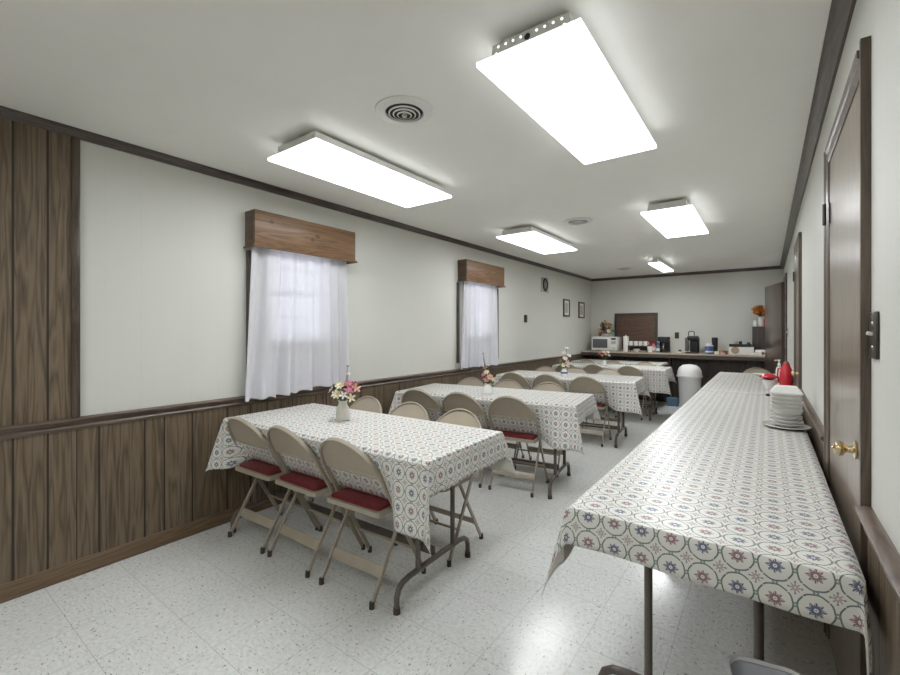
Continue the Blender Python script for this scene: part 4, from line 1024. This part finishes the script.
# ================================================================== WALL FITTINGS
r = empty('light_switch', (XR, 1.50, 1.297)); tag(r, 'dark bronze light switch plate beside the nearest brown door', 'switch')
MB().box((-0.004, 0, 0), (0.007, 0.082, 0.118), 0.003).build('cover_plate', 'bronze', r)
tg = MB(); tg.box((-0.012, 0.0, 0.004), (0.014, 0.009, 0.010), 0.003, RY(R(14))); tg.build('toggle', 'ceramic', r)
for s in (-1, 1): MB().lathe([(0, 0), (0.004, 0), (0.003, 0.0015), (0, 0.002)], 10, (-0.0076, 0, s * 0.03), RY(R(-90))).build('screw', 'steel', r)
r = empty('light_switch', (XR, 7.10, 1.28)); tag(r, 'small grey switch plate by the ajar dark door', 'switch')
MB().box((-0.004, 0, 0), (0.007, 0.07, 0.11), 0.003).build('cover_plate', 'greymat', r); MB().box((-0.012, 0, 0.004), (0.012, 0.01, 0.018), 0.002).build('toggle', 'ceramic', r)
r = empty('thermostat', (XL, 5.975, 1.484)); tag(r, 'small dark thermostat on the white wall beyond the second curtain', 'thermostat')
MB().box((0.012, 0, 0), (0.022, 0.075, 0.115), 0.004).build('body', 'bronze', r); MB().box((0.0245, 0, 0.02), (0.003, 0.045, 0.03), 0.001).build('dial_window', 'black', r)
r = empty('outlet', (-1.362, YB, 1.21)); tag(r, 'black electrical outlet plate on the wall behind the counter', 'outlet')
MB().box((0, -0.004, 0), (0.07, 0.007, 0.115), 0.003).build('cover_plate', 'black', r)
for s in (-1, 1): MB().lathe([(0, 0), (0.017, 0), (0.016, 0.002), (0, 0.002)], 14, (0, -0.0076, s * 0.024), RX(R(90))).build('socket', 'bronze', r)

def picture(y0, y1, z0, z1, label):
    r = empty('framed_print', (XL, (y0 + y1) / 2, z0)); w, h = y1 - y0, z1 - z0; k = 0.028
    tag(r, label, 'picture', 'narrow framed prints on the window wall')
    f = MB(); f.box((0.011, -w / 2 + k / 2, h / 2), (0.02, k, h)); f.box((0.011, w / 2 - k / 2, h / 2), (0.02, k, h)); f.box((0.011, 0, k / 2), (0.02, w - 2 * k, k)); f.box((0.011, 0, h - k / 2), (0.02, w - 2 * k, k))
    f.build('frame', 'trimz', r, False)
    MB().box((0.005, 0, h / 2), (0.008, w - 2 * k, h - 2 * k)).build('mount', 'paper', r, False)
    MB().box((0.0095, 0, h / 2), (0.001, w - 2 * k - 0.10, h - 2 * k - 0.08)).build('print', 'greymat', r, False)
picture(7.49, 7.78, 1.557, 1.875, 'dark framed narrow print, nearer of the pair past the second window')
picture(8.27, 8.58, 1.545, 1.862, 'dark framed narrow print closest to the kitchen end wall')
r = empty('oval_portrait', (XL, 6.69, 1.935)); tag(r, 'pale plaque with dark oval portrait high on the window wall', 'picture')
MB().box((0.006, 0, 0.12), (0.010, 0.27, 0.24), 0.002).build('mount', 'greymat', r)
MB().lathe([(0.060, 0.0), (0.098, 0.0), (0.100, 0.006), (0.085, 0.016), (0.062, 0.008)], 32, (0.0115, 0, 0.125), RY(R(90)), sx=1.12, sy=1.0, closed=True).build('oval_frame', 'black', r)
MB().lathe([(0, 0.0), (0.060, 0.0), (0.060, 0.004), (0, 0.004)], 28, (0.0115, 0, 0.125), RY(R(90)), sx=1.12, sy=1.0).build('print', 'portrait', r)

# ================================================================== KITCHEN COUNTER
KZ = 0.90
r = empty('counter_base', (0, 0, 0)); tag(r, 'dark brown panelled base under the kitchen counter', 'counter base')
bx0, bx1 = XL + 0.012, -0.02
pb = MB(); pb.box(((bx0 + bx1) / 2, 8.70, 0.43), (bx1 - bx0, 0.03, 0.86))
for k in range(14): pb.box((bx0 + 0.1 + k * 0.205, 8.682, 0.43), (0.012, 0.008, 0.84))
pb.build('front_panel', 'counterbase', r, False)
for xx in (-1.40, -0.02): MB().box((xx, 8.60, 0.43), (0.03, 0.20, 0.86)).build('support_panel', 'counterbase', r, False)
r = empty('countertop', (0, 0, KZ)); tag(r, 'long beige laminate kitchen countertop with dark front edge', 'countertop')
ct = MB(); ct.box(((bx0 - 0.003) / 2 - 0.01 + 0.06, 8.7175, -0.011), (-(bx0) + 0.10, 0.615, 0.020), 0.003); ct.build('worktop', 'counter', r)
MB().box(((bx0) / 2 + 0.05, 8.43, -0.052), (-(bx0) + 0.10, 0.02, 0.058)).build('fascia', 'trimx', r, False)
KX1 = 0.10

# microwave
r = empty('microwave', (-2.575, 8.78, KZ)); tag(r, 'white microwave oven on the counter at the window wall', 'microwave')
b = MB(); b.box((0, 0, 0.145), (0.49, 0.34, 0.27), 0.008)
for sx in (-1, 1):
    for sy in (-1, 1): b.box((sx * 0.2, sy * 0.13, 0.006), (0.03, 0.03, 0.010))
b.build('body', 'whiteplastic', r)
d = MB(); d.box((-0.065, -0.178, 0.145), (0.352, 0.014, 0.255), 0.004); do = d.build('door', 'whiteplastic', r)
MB().box((-0.075, -0.1865, 0.148), (0.285, 0.004, 0.175), 0.001).build('door_window', 'darkglass', do)
MB().box((0.095, -0.192, 0.145), (0.014, 0.016, 0.18), 0.004).build('door_handle', 'whiteplastic', do)
cp = MB(); cp.box((0.1795, -0.177, 0.145), (0.125, 0.012, 0.255), 0.003); co = cp.build('control_panel', 'whiteplastic', r)
MB().box((0.18, -0.1845, 0.238), (0.085, 0.003, 0.034)).build('display', 'black', co, False)
MB().box((0.18, -0.1845, 0.168), (0.085, 0.003, 0.062)).build('keypad', 'greymat', co, False)
MB().box((0.18, -0.1845, 0.062), (0.07, 0.004, 0.035), 0.001).build('door_button', 'greyplastic', co)

rnd = random.Random(5)
bl = []
for k in range(30):
    a = rnd.uniform(0, 2 * PI); q = rnd.uniform(0.02, 0.14)
    bl.append((q * math.cos(a), q * math.sin(a) * 0.7, rnd.uniform(0.08, 0.29) - q * 0.5, rnd.uniform(0.040, 0.058), rnd.choice(['rust', 'rust', 'orange', 'peach', 'mauvepet', 'cream'])))
bl += [(0.0, 0, 0.31, 0.03, 'rust'), (-0.03, 0, 0.29, 0.03, 'peach')]
lv = [(rnd.uniform(-0.17, 0.2), rnd.uniform(-0.1, 0.08), rnd.uniform(0.06, 0.29), 0.032) for _ in range(16)] + [(0.21, -0.03, 0.06, 0.03), (0.19, -0.06, 0.02, 0.03), (0.23, 0.0, 0.10, 0.028)]
bouquet(-2.60, 8.76, KZ + 0.2805, 'autumn flower arrangement in pale bowl on top of the microwave', [(0, 0.0006), (0.05, 0.0006), (0.07, 0.02), (0.085, 0.06), (0.08, 0.06), (0.06, 0.02), (0, 0.01)], 'vasecream', bl, lv, 0.06, 'flower_arrangement', 6, 'floral arrangements at the counter')

def cyl(r_, h, bev=0.003): return [(0, 0.0006), (r_ - bev, 0.0006), (r_, bev), (r_, h - bev), (r_ - bev, h), (0, h)]
r = empty('paper_towel_roll', (-2.17, 8.62, KZ)); tag(r, 'tall white paper towel roll standing next to the microwave', 'paper towel')
MB().lathe([(0.018, 0.008), (0.047, 0.008), (0.049, 0.012), (0.049, 0.288), (0.047, 0.292), (0.018, 0.292)], 24, closed=True).build('roll', 'foam', r)
hm = MB(); hm.lathe([(0, 0.0006), (0.06, 0.0006), (0.06, 0.006), (0.012, 0.007), (0.012, 0.30), (0.008, 0.315), (0, 0.316)], 20); hm.build('holder', 'whiteplastic', r)
# rack with upturned mugs
r = empty('mug_rack', (-1.955, 8.66, KZ)); tag(r, 'low dark rack of white mugs on the counter', 'rack')
k = MB(); k.box((0, 0, 0.112), (0.35, 0.16, 0.008))
for sx in (-1, 1):
    for sy in (-1, 1): k.box((sx * 0.165, sy * 0.07, 0.0545), (0.012, 0.012, 0.107))
k.box((0, 0.074, 0.06), (0.33, 0.005, 0.07)); k.build('frame', 'black', r, False)
mug_pos = ['first white mug on the rack, next to the paper towel', 'second white mug along the dark rack', 'third white mug along the dark rack', 'last white mug on the rack, nearest the bottles']
mug0 = None
for i in range(4):
    if mug0 is None:
        mg = empty('mug'); MB().lathe([(0, 0.0006), (0.030, 0.0006), (0.034, 0.004), (0.036, 0.085), (0.033, 0.085), (0.031, 0.008), (0, 0.006)], 20).build('cup', 'ceramic', mg)
        MB().tube([(0.034, 0, 0.07), (0.054, 0, 0.066), (0.056, 0, 0.035), (0.034, 0, 0.02)], 0.005, 8).build('handle', 'ceramic', mg); mug0 = mg
    else: mg = copy_tree(mug0)
    mg.location = (-2.085 + i * 0.085, 8.645, KZ + 0.1165); mg.rotation_euler = (0, 0, R(20)); tag(mg, mug_pos[i], 'mug', 'white mugs on the rack')
one('serving_bowl', MB().lathe([(0, 0.0006), (0.035, 0.0006), (0.04, 0.01), (0.065, 0.055), (0.062, 0.055), (0.035, 0.012), (0, 0.008)], 24), 'ceramic', 'white bowl on the counter beneath the mug rack', 'bowl', (-1.985, 8.65, KZ))
one('cup', MB().lathe([(0, 0.0006), (0.036, 0.0006), (0.044, 0.11), (0.041, 0.11), (0.034, 0.006), (0, 0.005)], 20), 'foam', 'white foam cup to the aisle side of the mug rack', 'cup', (-1.735, 8.56, KZ))
def bottle(x, y, mat, capm, h, rad, label):
    r = empty('bottle', (x, y, KZ)); tag(r, label, 'bottle', 'small bottles on the counter')
    MB().lathe([(0, 0.0006), (rad - 0.003, 0.0006), (rad, 0.004), (rad, h * 0.62), (rad * 0.45, h * 0.80), (rad * 0.45, h * 0.86), (0, h * 0.86)], 18).build('body', mat, r)
    MB().lathe([(0, h * 0.861), (rad * 0.55, h * 0.861), (rad * 0.55, h * 0.99), (0, h)], 14).build('cap', capm, r)
    MB().lathe([(rad + 0.0006, h * 0.2), (rad + 0.0012, h * 0.2), (rad + 0.0012, h * 0.5), (rad + 0.0006, h * 0.5)], 18, closed=True).build('wrapper', 'paper', r)
bottle(-1.775, 8.70, 'rust', 'red', 0.20, 0.034, 'rust coloured bottle behind the foam cup')
bottle(-1.69, 8.64, 'pink', 'red', 0.19, 0.036, 'pink bottle with red cap among the counter bottles')
bottle(-1.63, 8.74, 'blue', 'whiteplastic', 0.21, 0.034, 'blue bottle behind the pink bottle on the counter')
bottle(-1.605, 8.58, 'bluebox', 'blue', 0.16, 0.032, 'short dull blue bottle beside the black coffee maker')
# drip coffee maker
r = empty('coffee_maker', (-1.53, 8.72, KZ)); tag(r, 'black drip coffee maker with glass carafe on the counter', 'coffee maker')
b = MB(); b.box((0, 0.02, 0.013), (0.17, 0.22, 0.024), 0.006); b.box((0, 0.095, 0.145), (0.17, 0.07, 0.245), 0.006); b.box((0, 0.01, 0.245), (0.175, 0.20, 0.085), 0.01); b.build('body', 'black', r)
MB().lathe([(0, 0.026), (0.058, 0.026), (0.066, 0.05), (0.064, 0.10), (0.046, 0.155), (0.048, 0.175), (0.045, 0.175), (0.043, 0.155), (0.060, 0.10), (0.062, 0.05), (0, 0.03)], 24, (0, -0.02, 0)).build('carafe', 'clearglass', r)
MB().tube([(0.02, -0.075, 0.16), (0.03, -0.115, 0.15), (0.03, -0.12, 0.09), (0.02, -0.085, 0.06)], 0.007, 8).build('carafe_handle', 'black', r)
m = MB(); m.lathe([(0, 0.0006), (0.045, 0.0006), (0.05, 0.006), (0.05, 0.03), (0.0, 0.034)], 20); one('sugar_dish', m, 'ceramic', 'small white lidded dish in front of the black outlet', 'dish', (-1.27, 8.62, KZ))
one('tea_tin', MB().box((0, 0, 0.03), (0.05, 0.04, 0.058), 0.004), 'bronze', 'tiny dark tin behind the small white dish', 'tin', (-1.265, 8.72, KZ))
# pod brewer
r = empty('coffee_brewer', (-1.065, 8.68, KZ)); tag(r, 'black coffee brewer with raised handle loop on the counter', 'coffee maker')
b = MB(); b.box((0, 0.0, 0.012), (0.20, 0.24, 0.022), 0.006); b.box((0.03, 0.05, 0.15), (0.14, 0.14, 0.255), 0.02); b.box((0.01, -0.01, 0.27), (0.17, 0.22, 0.085), 0.03); b.build('body', 'black', r)
MB().tube([(-0.055, -0.02, 0.30), (-0.055, -0.03, 0.365), (-0.045, -0.035, 0.385), (0.02, -0.035, 0.388), (0.032, -0.03, 0.372), (0.032, -0.02, 0.30)], 0.008, 8).build('handle', 'black', r)
MB().box((-0.085, 0.03, 0.155), (0.055, 0.13, 0.24), 0.012).build('water_tank', 'darkglass', r)
# canister
r = empty('coffee_canister', (-0.803, 8.60, KZ)); tag(r, 'blue coffee canister with white lid on the counter', 'canister')
MB().lathe(cyl(0.062, 0.135), 28).build('body', 'blue', r); MB().lathe([(0, 0.1355), (0.064, 0.1355), (0.064, 0.150), (0.045, 0.156), (0.042, 0.185), (0, 0.188)], 28).build('lid', 'whiteplastic', r)
MB().lathe([(0.0626, 0.03), (0.0634, 0.03), (0.0634, 0.055), (0.0626, 0.055)], 28, closed=True).build('wrapper', 'greyplastic', r)
r = empty('thermos', (-0.735, 8.78, KZ)); tag(r, 'tall black thermos behind the blue canister', 'flask')
MB().lathe(cyl(0.045, 0.22), 20).build('body', 'black', r); MB().lathe([(0, 0.2205), (0.047, 0.2205), (0.047, 0.27), (0.035, 0.283), (0, 0.285)], 20).build('lid', 'black', r)
pk = [(-0.69, 8.56, 'paper', 0.05, 'white sugar packet box nearest the blue canister'), (-0.63, 8.60, 'tan', 0.075, 'tan packet box in the cluster beside the canister'), (-0.60, 8.53, 'peach', 0.035, 'low peach packet lying in front of the tan box'), (-0.565, 8.62, 'rust', 0.06, 'brown packet box next to the white carton')]
for x, y, mt, h, lb in pk: one('packet', MB().box((0, 0, h / 2 + 0.0005), (0.062, 0.045, h), 0.006), mt, lb, 'packet', (x, y, KZ), R(random.uniform(-15, 15)), 'packets on the counter')
# carton with tray of things, papers
one('carton', MB().box((0, 0, 0.065), (0.34, 0.22, 0.128), 0.004), 'foam', 'long white carton on the counter under the dark tray', 'box', (-0.345, 8.70, KZ))
one('paper_bowl', MB().lathe([(0, 0.0), (0.055, 0.0), (0.058, 0.004), (0.052, 0.008), (0.035, 0.004), (0, 0.003)], 24, (0, 0, 0), RX(R(90))), 'tan', 'round tan ring seal on the carton front', 'disc', (-0.43, 8.588, KZ + 0.075))
r = empty('tray', (-0.36, 8.70, KZ + 0.1295)); tag(r, 'black wire tray of odds and ends on the white carton', 'tray')
t = MB(); t.box((0, 0, 0.004), (0.31, 0.18, 0.006)); 
for s in (-1, 1): t.box((0, s * 0.088, 0.025), (0.31, 0.004, 0.045)); t.box((s * 0.153, 0, 0.025), (0.004, 0.18, 0.045))
t.build('basket', 'black', r, False)
for i, (mt, h) in enumerate((('greyplastic', 0.075), ('tan', 0.08), ('black', 0.085), ('greyplastic', 0.09), ('bronze', 0.07))):
    one('jar', MB().lathe(cyl(0.024, h), 14), mt, ['grey jar at the canister end of the black tray', 'tan jar second along the black tray', 'black jar in the middle of the black tray', 'tall grey jar fourth along the black tray', 'bronze jar at the cabinet end of the black tray'][i], 'jar', (-0.475 + i * 0.057, 8.69, KZ + 0.1375), 0, 'jars in the tray')
one('paper_stack', MB().box((0, 0, 0.014), (0.24, 0.20, 0.026), 0.002), 'paper', 'low stack of papers on the counter before the dark cabinet', 'papers', (-0.115, 8.56, KZ), R(8))
one('paper_stack', MB().box((0, 0, 0.011), (0.18, 0.14, 0.020), 0.002), 'whitepet', 'smaller folded papers on top of the paper stack', 'papers', (-0.08, 8.57, KZ + 0.0275), R(-10))
one('napkin_pack', MB().box((0, 0, 0.022), (0.12, 0.10, 0.042), 0.012), 'foam', 'crumpled white napkin pack on the folded papers', 'napkins', (-0.09, 8.575, KZ + 0.049), R(20))
# dark cabinet and its flowers
r = empty('cabinet', (-0.085, 8.85, KZ)); tag(r, 'small dark cabinet standing on the counter behind the ajar door', 'cabinet')
MB().box((0, 0, 0.235), (0.23, 0.24, 0.468), 0.003).build('body', 'black', r)
MB().box((0, -0.1235, 0.235), (0.21, 0.006, 0.44), 0.002).build('door', 'counterbase', r); MB().box((0.085, -0.131, 0.25), (0.008, 0.009, 0.08), 0.002).build('handle', 'bronze', r)
bl = []
for k in range(30):
    a = rnd.uniform(0, 2 * PI); q = rnd.uniform(0.0, 0.10)
    bl.append((q * math.cos(a), q * math.sin(a), 0.265 + rnd.uniform(-0.05, 0.07) - q * 0.35, rnd.uniform(0.042, 0.056), rnd.choice(['orange', 'orange', 'orange', 'orange', 'rust'])))
bouquet(-0.09, 8.81, KZ + 0.4695, 'orange flowers in a cream vase on the dark cabinet', [(0, 0.0006), (0.03, 0.0006), (0.04, 0.03), (0.042, 0.09), (0.028, 0.14), (0.034, 0.165), (0.03, 0.165), (0.024, 0.14), (0, 0.1)], 'vasecream', bl,
        [(0.08, -0.04, 0.17, 0.02), (-0.07, -0.05, 0.19, 0.018), (0.02, -0.08, 0.18, 0.018)], 0.16, 'flower_vase', 8, 'floral arrangements at the counter')
r = empty('creamer', (-0.165, 8.79, KZ + 0.4695)); tag(r, 'small white creamer jug on the dark cabinet', 'jug')
MB().lathe([(0, 0.0006), (0.022, 0.0006), (0.03, 0.02), (0.026, 0.06), (0.02, 0.085), (0.024, 0.10), (0.021, 0.10), (0.016, 0.08), (0, 0.02)], 18).build('body', 'ceramic', r); MB().tube([(0.024, 0, 0.085), (0.045, 0, 0.075), (0.042, 0, 0.04), (0.028, 0, 0.03)], 0.004, 6).build('handle', 'leaf', r)
r = empty('candle_jar', (-0.018, 8.79, KZ + 0.4695)); tag(r, 'red jar beside the orange flowers on the cabinet', 'jar')
MB().lathe(cyl(0.028, 0.10), 18).build('body', 'red', r); MB().lathe([(0, 0.1005), (0.029, 0.1005), (0.029, 0.12), (0, 0.122)], 18).build('lid', 'rust', r)

# ================================================================== TRASH CAN, BOX
r = empty('trash_can', (-1.02, 7.98, 0)); tag(r, 'white trash can with domed swing lid in front of the counter', 'trash can')
MB().lathe([(0, 0.001), (0.135, 0.001), (0.142, 0.008), (0.168, 0.545), (0.163, 0.545), (0.136, 0.014), (0, 0.01)], 36).build('body', 'whiteplastic', r)
MB().lathe([(0.166, 0.546), (0.186, 0.548), (0.188, 0.575), (0.178, 0.582), (0.174, 0.64), (0.150, 0.70), (0.10, 0.74), (0.0, 0.757)], 36).build('lid', 'whiteplastic', r)
fl = MB(); fl.grid(lambda s, t: (0.150 * math.sin((s - 0.5) * 1.5) * (1.145 - 0.10 * t), -0.150 * math.cos((s - 0.5) * 1.5) * (1.150 - 0.11 * t), 0.600 + 0.07 * t), 14, 3); fl.build('swing_flap', 'greyplastic', r)
one('storage_box', MB().box((0, 0, 0.07), (0.17, 0.13, 0.138), 0.004), 'bluebox', 'small blue box on the floor beside the counter table', 'box', (-1.32, 8.32, 0))
